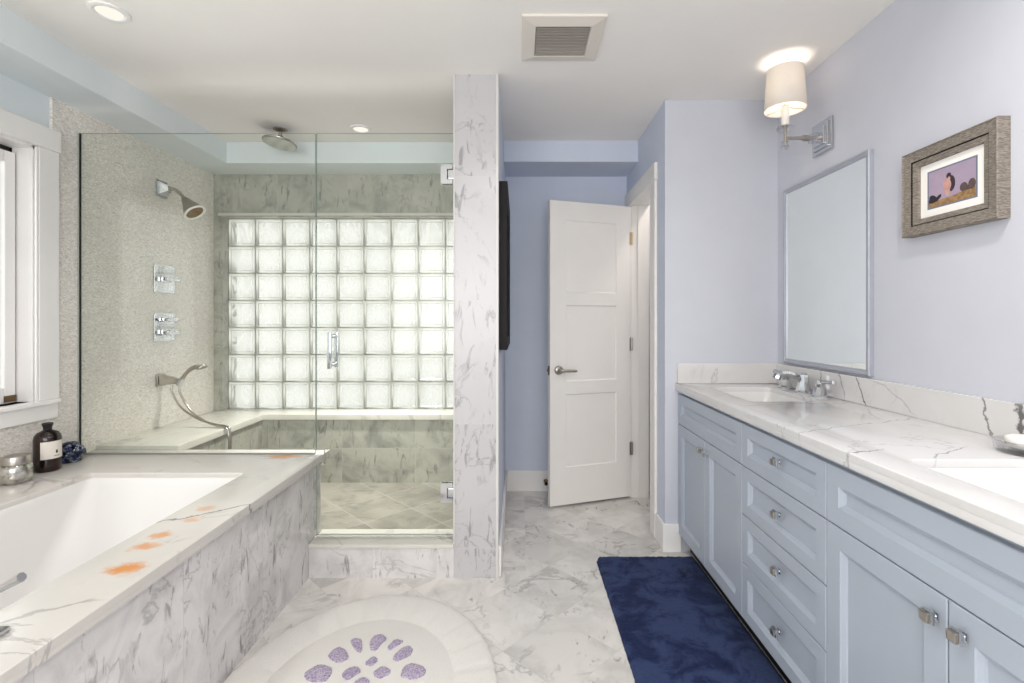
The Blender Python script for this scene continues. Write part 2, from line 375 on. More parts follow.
# ------------------------------------------------------------------ mesh helpers (world coordinates)
def bm_new(): return bmesh.new()
def box(bm, x0, x1, y0, y1, z0, z1, bev=0.0, seg=2, mi=0):
    b = bmesh.new()
    bmesh.ops.create_cube(b, size=1)
    for v in b.verts:
        v.co = Vector((x0 + (v.co.x + .5) * (x1 - x0), y0 + (v.co.y + .5) * (y1 - y0), z0 + (v.co.z + .5) * (z1 - z0)))
    if bev: bmesh.ops.bevel(b, geom=b.edges[:], offset=bev, segments=seg, affect='EDGES', profile=0.6)
    for f in b.faces: f.material_index = mi
    join(bm, b); return bm
def join(bm, b, mat=None):
    if mat is not None: bmesh.ops.transform(b, matrix=mat, verts=b.verts[:])
    me = bpy.data.meshes.new('tmp'); b.to_mesh(me); b.free()
    bm.from_mesh(me); bpy.data.meshes.remove(me)
def frame_of(d):
    d = Vector(d).normalized()
    a = Vector((0, 0, 1)) if abs(d.z) < 0.95 else Vector((1, 0, 0))
    u = d.cross(a).normalized(); return d, u, d.cross(u).normalized()
def lathe(bm, prof, origin, axis=(0, 0, 1), n=32, mi=0):
    """prof: list of (radius, height along axis)"""
    d, u, w = frame_of(axis); o = Vector(origin); rings = []
    for r, h in prof:
        if r < 1e-6: rings.append([bm.verts.new(o + d * h)])
        else: rings.append([bm.verts.new(o + d * h + (u * math.cos(2 * PI * i / n) + w * math.sin(2 * PI * i / n)) * r) for i in range(n)])
    for a, b in zip(rings, rings[1:]):
        for i in range(n):
            j = (i + 1) % n
            if len(a) == 1 and len(b) == 1: continue
            if len(a) == 1: f = bm.faces.new((a[0], b[j], b[i]))
            elif len(b) == 1: f = bm.faces.new((a[i], a[j], b[0]))
            else: f = bm.faces.new((a[i], a[j], b[j], b[i]))
            f.material_index = mi
    return bm
def tube(bm, pts, rad, n=12, caps=True, mi=0):
    pts = [Vector(p) for p in pts]; rs = rad if isinstance(rad, (list, tuple)) else [rad] * len(pts)
    rings = []; up = None
    for i, p in enumerate(pts):
        t = (pts[min(i + 1, len(pts) - 1)] - pts[max(i - 1, 0)]).normalized()
        if up is None: _, u, w = frame_of(t)
        else:
            u = (up - t * up.dot(t)).normalized(); w = t.cross(u)
        up = u
        rings.append([bm.verts.new(p + (u * math.cos(2 * PI * k / n) + w * math.sin(2 * PI * k / n)) * rs[i]) for k in range(n)])
    for a, b in zip(rings, rings[1:]):
        for k in range(n):
            f = bm.faces.new((a[k], a[(k + 1) % n], b[(k + 1) % n], b[k])); f.material_index = mi
    if caps:
        for r in (rings[0][::-1], rings[-1]): bm.faces.new(r).material_index = mi
    return bm
def smooth_path(pts, k=8):
    pts = [Vector(p) for p in pts]; out = []
    P = [pts[0] * 2 - pts[1]] + pts + [pts[-1] * 2 - pts[-2]]
    for i in range(1, len(P) - 2):
        for j in range(k):
            t = j / k
            out.append(0.5 * ((2 * P[i]) + (-P[i - 1] + P[i + 1]) * t + (2 * P[i - 1] - 5 * P[i] + 4 * P[i + 1] - P[i + 2]) * t * t + (-P[i - 1] + 3 * P[i] - 3 * P[i + 1] + P[i + 2]) * t ** 3))
    return out + [pts[-1]]
def rrect(x0, x1, y0, y1, r, n=6):
    pts = []
    for cx, cy, a0 in ((x1 - r, y1 - r, 0), (x0 + r, y1 - r, PI / 2), (x0 + r, y0 + r, PI), (x1 - r, y0 + r, 1.5 * PI)):
        for i in range(n + 1):
            a = a0 + PI / 2 * i / n; pts.append((cx + r * math.cos(a), cy + r * math.sin(a)))
    return pts
def slab(bm, outer, holes, z0, z1, bev=0.0):
    """flat slab (outline and holes in x, y) with optional eased top edge"""
    b = bmesh.new(); edges = []
    for loop in [outer] + holes:
        vs_ = [b.verts.new((x, y, z1)) for x, y in loop]
        edges += [b.edges.new((vs_[i], vs_[(i + 1) % len(vs_)])) for i in range(len(vs_))]
    bmesh.ops.triangle_fill(b, use_beauty=True, use_dissolve=False, edges=edges)
    for f in b.faces:
        f.normal_update()
        if f.normal.z < 0: f.normal_flip()
    r = bmesh.ops.extrude_face_region(b, geom=b.faces[:])
    top = [g for g in r['geom'] if isinstance(g, bmesh.types.BMVert)]
    tops = set(top)
    for v in b.verts:
        if v not in tops: v.co.z = z0
    bmesh.ops.recalc_face_normals(b, faces=b.faces[:])
    if bev:
        b.edges.ensure_lookup_table()
        ee = [e for e in b.edges if all(abs(v.co.z - z1) < 1e-6 for v in e.verts) and len(e.link_faces) == 2 and any(abs(f.normal.z) < 0.5 for f in e.link_faces)]
        bmesh.ops.bevel(b, geom=ee, offset=bev, segments=3, affect='EDGES', profile=0.5)
    join(bm, b); return bm
def poly_prism(bm, pts, axis, a0, a1, mi=0, bev=0):
    """polygon pts in the plane across axis ('x': (y,z), 'y': (x,z), 'z': (x,y)) from a0 to a1"""
    b = bmesh.new()
    def P(p, a): return {'x': (a, p[0], p[1]), 'y': (p[0], a, p[1]), 'z': (p[0], p[1], a)}[axis]
    A = [b.verts.new(P(p, a0)) for p in pts]; B = [b.verts.new(P(p, a1)) for p in pts]
    n = len(pts)
    b.faces.new(A[::-1]); b.faces.new(B)
    for i in range(n): b.faces.new((A[i], A[(i + 1) % n], B[(i + 1) % n], B[i]))
    bmesh.ops.recalc_face_normals(b, faces=b.faces[:])
    if bev: bmesh.ops.bevel(b, geom=b.edges[:], offset=bev, segments=2, affect='EDGES')
    for f in b.faces: f.material_index = mi
    join(bm, b); return bm
def loft(bm, loops, cap_end=True):
    rings = [[bm.verts.new(p) for p in l] for l in loops]; n = len(rings[0])
    for a, b in zip(rings, rings[1:]):
        for i in range(n): bm.faces.new((a[i], b[i], b[(i + 1) % n], a[(i + 1) % n]))
    if cap_end: bm.faces.new(rings[-1])
    return bm

def woff(o):
    v = Vector((0, 0, 0))
    while o is not None: v += o.location; o = o.parent
    return v
def obj(name, bm, mat, parent=None, smooth=None, base=None, recalc=True):
    """links bm as one mesh object; its vertices are given in world coordinates"""
    if recalc: bmesh.ops.recalc_face_normals(bm, faces=bm.faces[:])
    off = woff(parent) if parent is not None else Vector(base or (0, 0, 0))
    bmesh.ops.translate(bm, verts=bm.verts[:], vec=-off)
    me = bpy.data.meshes.new(name); bm.to_mesh(me); bm.free()
    for m in (mat if isinstance(mat, (list, tuple)) else [mat]): me.materials.append(m)
    if smooth is not None:
        for p in me.polygons: p.use_smooth = True
        me.set_sharp_from_angle(angle=math.radians(smooth))
    o = bpy.data.objects.new(name, me); COL.objects.link(o)
    if parent is not None: o.parent = parent
    elif base: o.location = base
    return o
def thing(name, label, cat, loc, group=None):
    o = bpy.data.objects.new(name, None); COL.objects.link(o); o.location = loc; o.empty_display_size = 0.05
    return tag(o, label, cat, group)
def tag(o, label, cat, group=None):
    o['label'] = label; o['category'] = cat
    if group: o['group'] = group
    return o
def struct(name, bm, mat, label, cat, smooth=None, parent=None):
    o = obj(name, bm, mat, parent, smooth)
    o['kind'] = 'structure'; o['label'] = label; o['category'] = cat
    return o

# ------------------------------------------------------------------ setting: room shell
XL, XR, YB, YR = -2.2, 1.40, 3.59, -1.3     # left wall, right wall, back wall, wall behind the camera
YV = 2.65                                     # end wall beside the vanity
XC = 0.79                                     # closet wall face
XP0, XP1 = -0.315, -0.10                      # shower wall (pillar)
YP = 2.373                                    # its front
YS = 3.53                                     # shower back face
# floor: diagonal tiles with a straight border along the shower wall
b = bm_new()
box(b, XL - 0.1, XR + 0.1, YR - 0.1, 2.44, -0.08, 0)
box(b, 0.035, XR + 0.1, 2.44, YB + 0.1, -0.08, 0)
box(b, XL - 0.1, 0.035, 2.44, YB + 0.1, -0.08, 0, mi=1)
struct('floor', b, [M['floor'], M['floor_border']], 'grey-veined white marble floor laid in diagonal square tiles', 'floor')
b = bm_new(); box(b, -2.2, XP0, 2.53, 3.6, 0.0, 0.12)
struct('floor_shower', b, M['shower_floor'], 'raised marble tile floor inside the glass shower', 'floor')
b = bm_new(); box(b, XL - 0.15, XR + 0.1, YR - 0.1, YB + 0.2, CEIL, CEIL + 0.08)
struct('ceiling', b, M['ceiling'], 'off-white flat ceiling over the whole bathroom', 'ceiling')
# soffits
b = bm_new(); box(b, XL - 0.05, -1.957, YR, YB + 0.05, 2.30, CEIL)
box(b, -1.957, XP0, 3.28, YB + 0.05, 2.30, CEIL)
struct('ceiling_soffit', b, M['soffit'], 'pale blue dropped soffit running over the tub and round the shower', 'soffit')
b = bm_new(); box(b, XP1, XC, 3.25, YB + 0.05, 2.30, CEIL)
struct('ceiling_soffit_hall', b, M['wall_light_tint'], 'blue soffit across the passage above the white door', 'soffit')

# left wall: painted, with the window opening
WY0, WY1, WZ0, WZ1 = 1.10, 2.228, 0.88, 2.04
b = bm_new()
xo, xi = XL - 0.14, XL - 0.012
box(b, xo, xi, YR, WY0, 0, CEIL); box(b, xo, xi, WY0, WY1, 0, WZ0); box(b, xo, xi, WY0, WY1, WZ1, CEIL); box(b, xo, xi, WY1, YB, 0, CEIL)
struct('wall_left', b, M['soffit'], 'pale blue painted wall above the tub window casing', 'wall')
b = bm_new()
box(b, xi, XL, 2.31, YB, 0.0, 2.30); box(b, xi, XL, 0.25, 2.31, 0.0, 0.80)
struct('wall_left_tile', b, M['mosaic'], 'cream and grey mosaic tiled wall in the shower and below the window', 'wall')
# back wall of the passage
b = bm_new(); box(b, XP1 - 0.05, XC + 0.2, YB, YB + 0.12, 0, CEIL)
box(b, XC + 0.2, XR + 0.1, YB, YB + 0.12, 0, CEIL)
struct('wall_back', b, M['wall_light_tint'], 'blue wall at the end of the passage behind the door', 'wall')
# shower back wall round the glass block opening
BX0, BX1, BZ0, BZ1 = -2.137, XP0, 0.596, 1.991
b = bm_new()
box(b, XL, XP0, YS, YB + 0.12, BZ1 + 0.002, CEIL)           # lintel
box(b, XL, BX0 - 0.0, YS, YB + 0.12, 0.0, BZ1 + 0.002)      # left reveal
box(b, BX0, XP0, YS + 0.02, YB + 0.12, 0.0, 0.558)          # under the ledge
struct('wall_shower_back', b, M['shower_marble'], 'grey marble wall band above and around the glass block window', 'wall')
b = bm_new(); box(b, BX0 - 0.03, XP0, YS - 0.006, YS + 0.0, BZ1 + 0.010, BZ1 + 0.030, 0.003)
struct('trim_1', b, M['bench'], 'thin polished marble edge along the underside of the shower lintel', 'trim')
# shower wall (marble front and inside, painted passage side)
b = bm_new()
box(b, XP0, XP1 - 0.012, YP, 2.385, 0, CEIL, 0.0)
box(b, XP0, XP1 - 0.012, 2.385, YB + 0.12, 0, CEIL)
struct('wall_shower', b, M['pillar'], 'narrow white marble wall end between the shower and the passage', 'wall')
b = bm_new(); box(b, XP1 - 0.012, XP1, 2.382, YB, 0, CEIL)
struct('wall_passage', b, M['wall_light_tint'], 'blue painted side of the shower wall facing the passage', 'wall')
b = bm_new(); box(b, XP0 - 0.003, XP0 + 0.004, YP - 0.004, YP + 0.012, 0.166, CEIL - 0.001, 0.002)
box(b, XP1 - 0.012, XP1 + 0.001, YP - 0.004, YP + 0.012, 0.0, CEIL - 0.001, 0.002)
struct('trim_2', b, M['strip'], 'slim white corner strips on the marble wall end', 'trim')
# closet wall with the doorway
DY0, DY1, DZ = 2.91, 3.45, 2.055
b = bm_new()
box(b, XC, XC + 0.125, YV + 0.004, DY0 - 0.02, 0, CEIL); box(b, XC, XC + 0.125, DY1 + 0.02, YB, 0, CEIL); box(b, XC, XC + 0.125, DY0 - 0.02, DY1 + 0.02, DZ + 0.02, CEIL)
struct('wall_closet', b, M['wall_light_tint'], 'blue wall holding the doorway on the passage side', 'wall')
b = bm_new(); poly_prism(b, [(XC, YV), (XR, YV), (XR, YV + 0.1), (XC + 0.127, YV + 0.1), (XC + 0.127, YV + 0.004), (XC, YV + 0.004)], 'z', 0, CEIL)
struct('wall_vanity_end', b, M['wall'], 'pale blue-grey wall at the far end of the vanity', 'wall')
b = bm_new(); box(b, XR, XR + 0.12, YR, YB + 0.12, 0, CEIL)
struct('wall_right', b, M['wall'], 'pale blue-grey wall carrying the mirror, sconce and framed photo', 'wall')
# wall behind the camera with an opening for the added fill window
b = bm_new()
for a in ((XL - 0.14, -1.65, 0, CEIL), (0.95, XR + 0.1, 0, CEIL), (-1.65, 0.95, 0, 0.75), (-1.65, 0.95, 2.25, CEIL)):
    box(b, a[0], a[1], YR - 0.12, YR, a[2], a[3])
struct('wall_rear', b, M['wall'], 'pale blue-grey wall behind the camera, opened for an added fill window', 'wall')

# baseboards
def baseboard(name, pts, label):
    b = bm_new()
    for (x0, x1, y0, y1) in pts:
        box(b, x0, x1, y0, y1, 0, 0.15, 0.004)
    return struct(name, b, M['white'], label, 'baseboard')
baseboard('baseboard_back', [(XP1 + 0.014, XC, YB - 0.014, YB)], 'white baseboard along the blue wall behind the door')
baseboard('baseboard_passage', [(XP1, XP1 + 0.014, 2.384, YB)], 'white baseboard along the passage side of the shower wall')
baseboard('baseboard_right', [(XC - 0.014, 0.873, YV - 0.014, YV), (XC - 0.014, XC, YV, 2.80)], 'white baseboard wrapping the corner beside the vanity')

# doorway casing
b = bm_new()
cx0 = XC - 0.016
box(b, cx0, XC, 2.80, 2.90, 0, 2.05, 0.003); box(b, cx0, XC, 3.46, 3.55, 0, 2.05, 0.003); box(b, cx0 - 0.004, XC, 2.79, 3.56, 2.05, 2.15, 0.004)
box(b, XC, XC + 0.125, DY0 - 0.02, DY0, 0, DZ); box(b, XC, XC + 0.125, DY1, DY1 + 0.02, 0, DZ); box(b, XC, XC + 0.125, DY0 - 0.02, DY1 + 0.02, DZ, DZ + 0.02)
box(b, XC + 0.045, XC + 0.06, DY1 - 0.012, DY1, 0, DZ); box(b, XC + 0.06, XC + 0.12, DY1 - 0.006, DY1, 0, DZ)
struct('trim_3', b, M['door'], 'white door casing and jamb around the passage doorway', 'door casing')

# ------------------------------------------------------------------ door_1: the open three-panel door
def build_door():
    hp, lp = Vector((0.787, 3.44, 0)), Vector((0.205, 3.24, 0))
    W = (hp - lp).length; ux = (hp - lp).normalized(); uy = Vector((-ux.y, ux.x, 0))    # uy points away from the camera
    mw = Matrix((ux.to_4d(), uy.to_4d(), (0, 0, 1, 0), (0, 0, 0, 1))).transposed()
    mw[3][3] = 1; mw.translation = lp
    for i in range(3): mw[3][i] = 0
    Z0, Z1, TH = 0.015, 2.045, 0.035
    panels = [(0.115, W - 0.115, 0.262, 0.752), (0.115, W - 0.115, 0.838, 1.35), (0.115, W - 0.115, 1.435, 1.92)]
    b = bm_new()
    # stiles and rails with recessed panels, local x along the leaf, y depth
    d = 0.009
    box(b, 0, W, d, TH - d, Z0, Z1)
    zs = [Z0, 0.262, 0.752, 0.838, 1.35, 1.435, 1.92, Z1]
    for (ya, yb) in ((0, d), (TH - d, TH)):
        box(b, 0, 0.115, ya, yb, Z0, Z1); box(b, W - 0.115, W, ya, yb, Z0, Z1)
        for i in range(0, 8, 2): box(b, 0.115, W - 0.115, ya, yb, zs[i], zs[i + 1])
    # chamfer strips round each panel
    for (xa, xb, za, zb) in panels:
        s = 0.007
        for (p, q) in ((((xa, 0), (xa + s, d), (xa, d)), (za, zb)), (((xb, 0), (xb - s, d), (xb, d)), (za, zb))):
            poly_prism(b, p, 'z', q[0], q[1])
        for (zz, sg) in ((za, 1), (zb, -1)):
            poly_prism(b, ((0, zz), (d, zz), (d, zz + sg * s)), 'x', xa, xb)
    bmesh.ops.transform(b, matrix=mw, verts=b.verts[:])
    root = obj('door_1', b, M['door'], None, None, base=tuple(hp))
    root['kind'] = 'structure'; root['label'] = 'white three-panel door standing open in the passage'; root['category'] = 'door'
    def L(bm): bmesh.ops.transform(bm, matrix=mw, verts=bm.verts[:]); return bm
    b = bm_new(); lathe(b, [(0, -0.012), (0.024, -0.012), (0.029, -0.008), (0.031, -0.001), (0.031, 0.0)], (0.062, 0, 0.915), (0, 1, 0), 28)
    h = obj('door_handle', L(b), M['nickel'], root, 40)
    b = bm_new()
    tube(b, [(0.062, -0.01, 0.915), (0.062, -0.045, 0.915)], 0.011, 16)
    tube(b, smooth_path([(0.062, -0.045, 0.915), (0.09, -0.05, 0.915), (0.13, -0.048, 0.914), (0.175, -0.043, 0.911)], 5), [0.012] * 5 + [0.010] * 5 + [0.009] * 5 + [0.007], 14)
    obj('lever', L(b), M['nickel'], h, 50)
    b = bm_new(); box(b, -0.003, 0.0, 0.006, 0.029, 0.885, 0.945); box(b, -0.012, -0.002, 0.011, 0.024, 0.905, 0.927, 0.003)
    obj('latch', L(b), M['bronze'], root)
    b = bm_new()
    for z in (0.35, 1.08, 1.82):
        b = bm_new()
        tube(b, [(W + 0.004, -0.006, z - 0.045), (W + 0.004, -0.006, z + 0.045)], 0.0065, 12)
        box(b, W - 0.012, W + 0.001, -0.003, 0.0, z - 0.045, z + 0.045)
        obj('hinge', L(b), M['brass'] if z > 1.5 else M['nickel'], root, 40)
build_door()

# ------------------------------------------------------------------ window_1: glass blocks
b = bm_new(); PITCH = 0.1993
for i in range(-0, 10):
    for j in range(7):
        x0 = BX0 + i * PITCH + 0.0022; x1 = x0 + PITCH - 0.0044
        x1 = min(x1, BX1 + 0.0)
        if x1 - x0 < 0.03: continue
        z0 = BZ0 + j * PITCH + 0.0022; z1 = z0 + PITCH - 0.0044
        yb_ = YB + 0.012; q = 0.016; e = 0.004
        loops = []
        for (ins, yy) in ((0, yb_ + 0.02), (0, yb_ + 0.002), (e * .5, yb_), (q, yb_), (q + 0.006, yb_ + 0.005)):
            loops.append([(x0 + ins, yy, z0 + ins), (x1 - ins, yy, z0 + ins), (x1 - ins, yy, z1 - ins), (x0 + ins, yy, z1 - ins)])
        loft(b, loops)
w1 = struct('window_1', b, M['block'], 'wavy glass block window glowing with daylight in the shower', 'window')
b = bm_new()
for i in range(11):
    x = BX0 + i * PITCH
    if x < BX1 + 0.02: box(b, x - 0.0045, min(x + 0.0045, BX1 + .02), YB + 0.016, YB + 0.06, BZ0, BZ1)
for j in range(8):
    z = BZ0 + j * PITCH; box(b, BX0, BX1, YB + 0.0165, YB + 0.06, z - 0.0045, z + 0.0045)
obj('mortar_grid', b, M['grout'], w1)

# window_2: over the tub
b = bm_new(); xf = XL + 0.02
box(b, XL - 0.012, xf, WY1 - 0.0, 2.325, WZ0, 2.04, 0.003)
box(b, XL - 0.012, xf, 1.0, 1.10, WZ0, 2.04, 0.003)
box(b, XL - 0.012, xf + 0.006, 0.99, 2.33, 2.04, 2.14, 0.004)
box(b, XL - 0.012, xf - 0.002, 1.0, 2.322, WZ0 - 0.09, WZ0 - 0.012, 0.003)
box(b, XL - 0.005, xf + 0.012, 1.0, 2.325, WZ0 - 0.02, WZ0, 0.004); box(b, XL - 0.12, XL - 0.005, WY0, WY1, WZ0 - 0.018, WZ0)
box(b, XL - 0.13, XL, WY1 - 0.012, WY1, WZ0, 2.04); box(b, XL - 0.13, XL, WY0, WY0 + 0.012, WZ0, 2.04); box(b, XL - 0.13, XL, WY0, WY1, 2.028, 2.04)
box(b, xf - 0.012, xf - 0.002, WY1 - 0.012, WY1 - 0.002, WZ0, 2.035, 0.002)
w2 = struct('window_2', b, M['white'], 'white-cased window above the bathtub ledge', 'window')
b = bm_new()
ys = WY1 - 0.012
box(b, XL - 0.100, XL - 0.065, ys - 0.058, ys - 0.012, WZ0 + 0.0, 2.00, 0.004); box(b, XL - 0.100, XL - 0.065, WY0 + 0.02, WY0 + 0.07, WZ0 + 0.0, 2.0, 0.004)
box(b, XL - 0.099, XL - 0.065, WY0 + 0.06, ys - 0.06, WZ0 + 0.0, WZ0 + 0.07, 0.004); box(b, XL - 0.099, XL - 0.065, WY0 + 0.06, ys - 0.06, 1.95, 2.0, 0.004)
obj('sash', b, M['white'], w2)
b = bm_new(); box(b, XL - 0.087, XL - 0.083, WY0 + 0.05, ys - 0.03, WZ0 + 0.05, 1.97)
obj('pane', b, M['glass'], w2)
b = bm_new(); box(b, XL - 0.103, XL - 0.093, ys - 0.012, ys, WZ0 + 0.03, 2.028); box(b, XL - 0.103, XL - 0.093, WY0 + .02, ys, 2.0, 2.028)
obj('gasket', b, M['dark'], w2)
b = bm_new(); box(b, XL - 0.090, XL - 0.063, ys - 0.062, ys - 0.008, WZ0 + 0.005, WZ0 + 0.035, 0.003)
obj('sash_latch', b, M['bronze'], w2)
# rear_fill_window: unseen window behind the camera, added to carry the fill light
b = bm_new()
for a in ((-1.65, -1.58, 0.75, 2.25), (0.88, 0.95, 0.75, 2.25), (-1.65, 0.95, 0.75, 0.82), (-1.65, 0.95, 2.18, 2.25), (-0.38, -0.32, 0.8, 2.2)):
    box(b, a[0], a[1], YR - 0.09, YR - 0.03, a[2], a[3], 0.004)
struct('rear_fill_window', b, M['white'], 'wide white-framed window added unseen in the rear wall for fill light', 'window')

# ------------------------------------------------------------------ bathtub
TZ = 0.578; AX = -1.02; DX = -0.982
tub = thing('bathtub', 'built-in white bathtub sunk in a rust-stained marble deck', 'bathtub', (-1.6, 1.3, 0))
hole = rrect(-1.885, -1.205, 0.62, 2.155, 0.022, 6)
b = bm_new()
slab(b, [(XL + 0.001, 0.25), (DX, 0.25), (DX, 2.545), (XL + 0.001, 2.545)], [hole], TZ - 0.02, TZ, 0.004)
box(b, DX - 0.034, DX - 0.0005, 0.2505, 2.5445, TZ - 0.037, TZ - 0.0195, 0.003)
obj('deck', b, M['deck'], tub, 40)
b = bm_new(); box(b, AX - 0.02, AX, 0.28, 2.52, 0, TZ - 0.0205)
box(b, XL + 0.002, AX - 0.02, 0.28, 0.30, 0, TZ - 0.0205); box(b, XL + 0.002, AX - 0.02, 2.50, 2.525, 0.0, TZ - 0.0205)
obj('apron', b, M['apron'], tub)
b = bm_new()
def rr3(x0, x1, y0, y1, r, z): return [(x, y, z) for x, y in rrect(x0, x1, y0, y1, r, 8)]
loops = [rr3(-1.915, -1.175, 0.59, 2.185, 0.05, TZ - 0.03), rr3(-1.915, -1.175, 0.59, 2.185, 0.05, TZ - 0.0205), rr3(-1.879, -1.211, 0.626, 2.149, 0.03, TZ - 0.0205), rr3(-1.875, -1.215, 0.630, 2.145, 0.03, TZ - 0.024),
         rr3(-1.872, -1.218, 0.636, 2.135, 0.05, TZ - 0.05), rr3(-1.85, -1.24, 0.66, 2.02, 0.10, 0.35), rr3(-1.83, -1.26, 0.69, 1.90, 0.12, 0.20), rr3(-1.79, -1.30, 0.74, 1.82, 0.14, 0.155), rr3(-1.72, -1.37, 0.83, 1.70, 0.14, 0.145)]
loft(b, loops)
obj('basin', b, M['acrylic'], tub, 50)

# tub faucet handle on the deck
tf = thing('tub_faucet', 'chrome lever tap on the tub deck beside the basin', 'faucet', (-1.128, 1.03, TZ))
b = bm_new(); box(b, -1.158, -1.098, 1.0, 1.06, TZ, TZ + 0.012, 0.004); lathe(b, [(0.026, 0.012), (0.022, 0.03), (0.017, 0.07), (0.022, 0.085), (0.0, 0.09)], (-1.128, 1.03, TZ), n=8)
obj('tap_body', b, M['chrome'], tf, 30)
b = bm_new(); tube(b, [(-1.13, 1.03, TZ + 0.082), (-1.10, 1.03, TZ + 0.102), (-1.045, 1.03, TZ + 0.132)], [0.006, 0.0075, 0.010], 8)
obj('lever', b, M['chrome'], tf, 30)

# things on the tub ledge
j = thing('silver_jar', 'squat round silver jar with lid on the tub ledge under the window', 'jar', (-2.085, 2.03, TZ))
b = bm_new(); lathe(b, [(0, 0.0), (0.042, 0.0), (0.050, 0.008), (0.053, 0.02), (0.053, 0.062), (0.049, 0.073), (0.041, 0.078), (0.0, 0.078)], (-2.085, 2.03, TZ), n=36)
obj('jar_body', b, M['mercury'], j, 40)
b = bm_new(); lathe(b, [(0.0445, 0.077), (0.0465, 0.079), (0.0465, 0.098), (0.043, 0.110), (0.02, 0.117), (0.0, 0.118)], (-2.085, 2.03, TZ), n=36)
obj('lid', b, M['nickel'], j, 40)
bo = thing('amber_bottle', 'dark amber glass bottle with a cream label on the tub ledge', 'bottle', (-2.107, 2.19, TZ))
b = bm_new(); bx_, by_ = -2.107, 2.19
lathe(b, [(0, 0.0), (0.042, 0.0), (0.0465, 0.005), (0.048, 0.015), (0.048, 0.143), (0.045, 0.158), (0.036, 0.171), (0.020, 0.179), (0.015, 0.183), (0.014, 0.19), (0.0, 0.19)], (bx_, by_, TZ), n=40)
obj('bottle_body', b, M['amber'], bo, 50)
b = bm_new(); lathe(b, [(0.0145, 0.184), (0.0155, 0.19), (0.0155, 0.196), (0.018, 0.2), (0.020, 0.209), (0.017, 0.213), (0.0, 0.214)], (bx_, by_, TZ), n=28)
obj('stopper', b, M['dark'], bo, 40)
def label_patch(b, a0, a1, z0, z1, r, n=14):
    ra = [[b.verts.new((bx_ + r * math.cos(a0 + (a1 - a0) * i / n), by_ + r * math.sin(a0 + (a1 - a0) * i / n), z)) for i in range(n + 1)] for z in (z0, z1)]
    for i in range(n): b.faces.new((ra[0][i], ra[0][i + 1], ra[1][i + 1], ra[1][i]))
    return b
ac = math.atan2(-2.19, 2.085) + 0.42
o = obj('bottle_label', label_patch(bm_new(), ac - 0.92, ac + 0.95, TZ + 0.058, TZ + 0.135, 0.0484), M['paper'], bo, 60)
b = label_patch(bm_new(), ac + 0.16, ac + 0.34, TZ + 0.084, TZ + 0.092, 0.0487, 4); label_patch(b, ac + 0.20, ac + 0.30, TZ + 0.080, TZ + 0.096, 0.0488, 3)
for q in range(5): label_patch(b, ac + 0.05 + q * 0.09, ac + 0.11 + q * 0.09, TZ + 0.068, TZ + 0.0715, 0.0487, 2)
obj('printed_emblem', b, M['ink'], o)
# coral ornament: ruffled ceramic petals
co = bm_new(); cc = Vector((-2.138, 2.33, TZ))
lathe(co, [(0.0, 0.0), (0.045, 0.0), (0.05, 0.012), (0.035, 0.03), (0.0, 0.04)], cc, n=18)
rnd = random.Random(5)
for i in range(46):
    th = rnd.uniform(0, 2 * PI); ph = rnd.uniform(0.12, 1.45)
    d = Vector((math.cos(th) * math.cos(ph), math.sin(th) * math.cos(ph), math.sin(ph)))
    c0 = cc + Vector((d.x * 0.028, d.y * 0.036, 0.020 + d.z * 0.030)); c1 = cc + Vector((d.x * 0.056, d.y * 0.072, 0.024 + d.z * 0.07))
    dd, u, w = frame_of(d); spin = rnd.uniform(0, PI); uu = u * math.cos(spin) + w * math.sin(spin); ww = w * math.cos(spin) - u * math.sin(spin)
    ring0 = []; ring1 = []
    for k in range(9):
        t = (k - 4) / 4; wv_ = math.sin(t * 5 + i) * 0.007
        p0 = c0 + uu * t * 0.010; p1 = c1 + uu * t * 0.021 + ww * wv_ - d * 0.012 * t * t
        ring0.append(p0); ring1.append(p1)
    th_ = 0.0028
    A = [co.verts.new(p + ww * th_) for p in ring0]; B = [co.verts.new(p + ww * th_) for p in ring1]; C_ = [co.verts.new(p - ww * th_) for p in ring1]; D_ = [co.verts.new(p - ww * th_) for p in ring0]
    for k in range(8):
        for (P_, Q_) in ((A, B), (B, C_), (C_, D_)): co.faces.new((P_[k], P_[k + 1], Q_[k + 1], Q_[k]))
for v in co.verts: v.co.z = max(v.co.z, TZ + 0.001)
tag(obj('coral_ornament', co, M['coral'], None, 60, base=tuple(cc)), 'dark blue and white ruffled coral ornament beside the amber bottle', 'ornament')

# ------------------------------------------------------------------ shower
YG = 2.45
b = bm_new(); box(b, AX + 0.001, XP0 - 0.001, YP, 2.53, 0, 0.146, 0.0); 
cu = thing('shower_curb', 'white marble curb across the foot of the shower door', 'curb', (-0.66, 2.45, 0))
obj('curb_face', b, M['curb'], cu)
b = bm_new(); box(b, AX + 0.001, XP0 - 0.001, YP - 0.008, 2.545, 0.146, 0.166, 0.004); obj('curb_cap', b, M['bench'], cu, 40)

be = thing('shower_bench', 'marble corner bench running along two walls of the shower', 'bench', (-1.9, 3.2, 0.12))
b = bm_new(); slab(b, [(XL + 0.001, 2.547), (-1.77, 2.547), (-1.77, 3.39), (XP0 - 0.001, 3.39), (XP0 - 0.001, YB + 0.01), (BX0 + 0.001, YB + 0.01), (BX0 + 0.001, YS - 0.001), (XL + 0.001, YS - 0.001)], [], 0.56, 0.598, 0.004)
obj('bench_top', b, M['bench'], be, 40)
b = bm_new(); box(b, -1.80, -1.785, 2.545, 3.42, 0.12, 0.56); obj('side_face', b, M['shower_marble_side'], be)
b = bm_new(); box(b, -1.785, XP0 - 0.001, 3.405, 3.42, 0.12, 0.56); obj('front_face', b, M['shower_marble'], be)

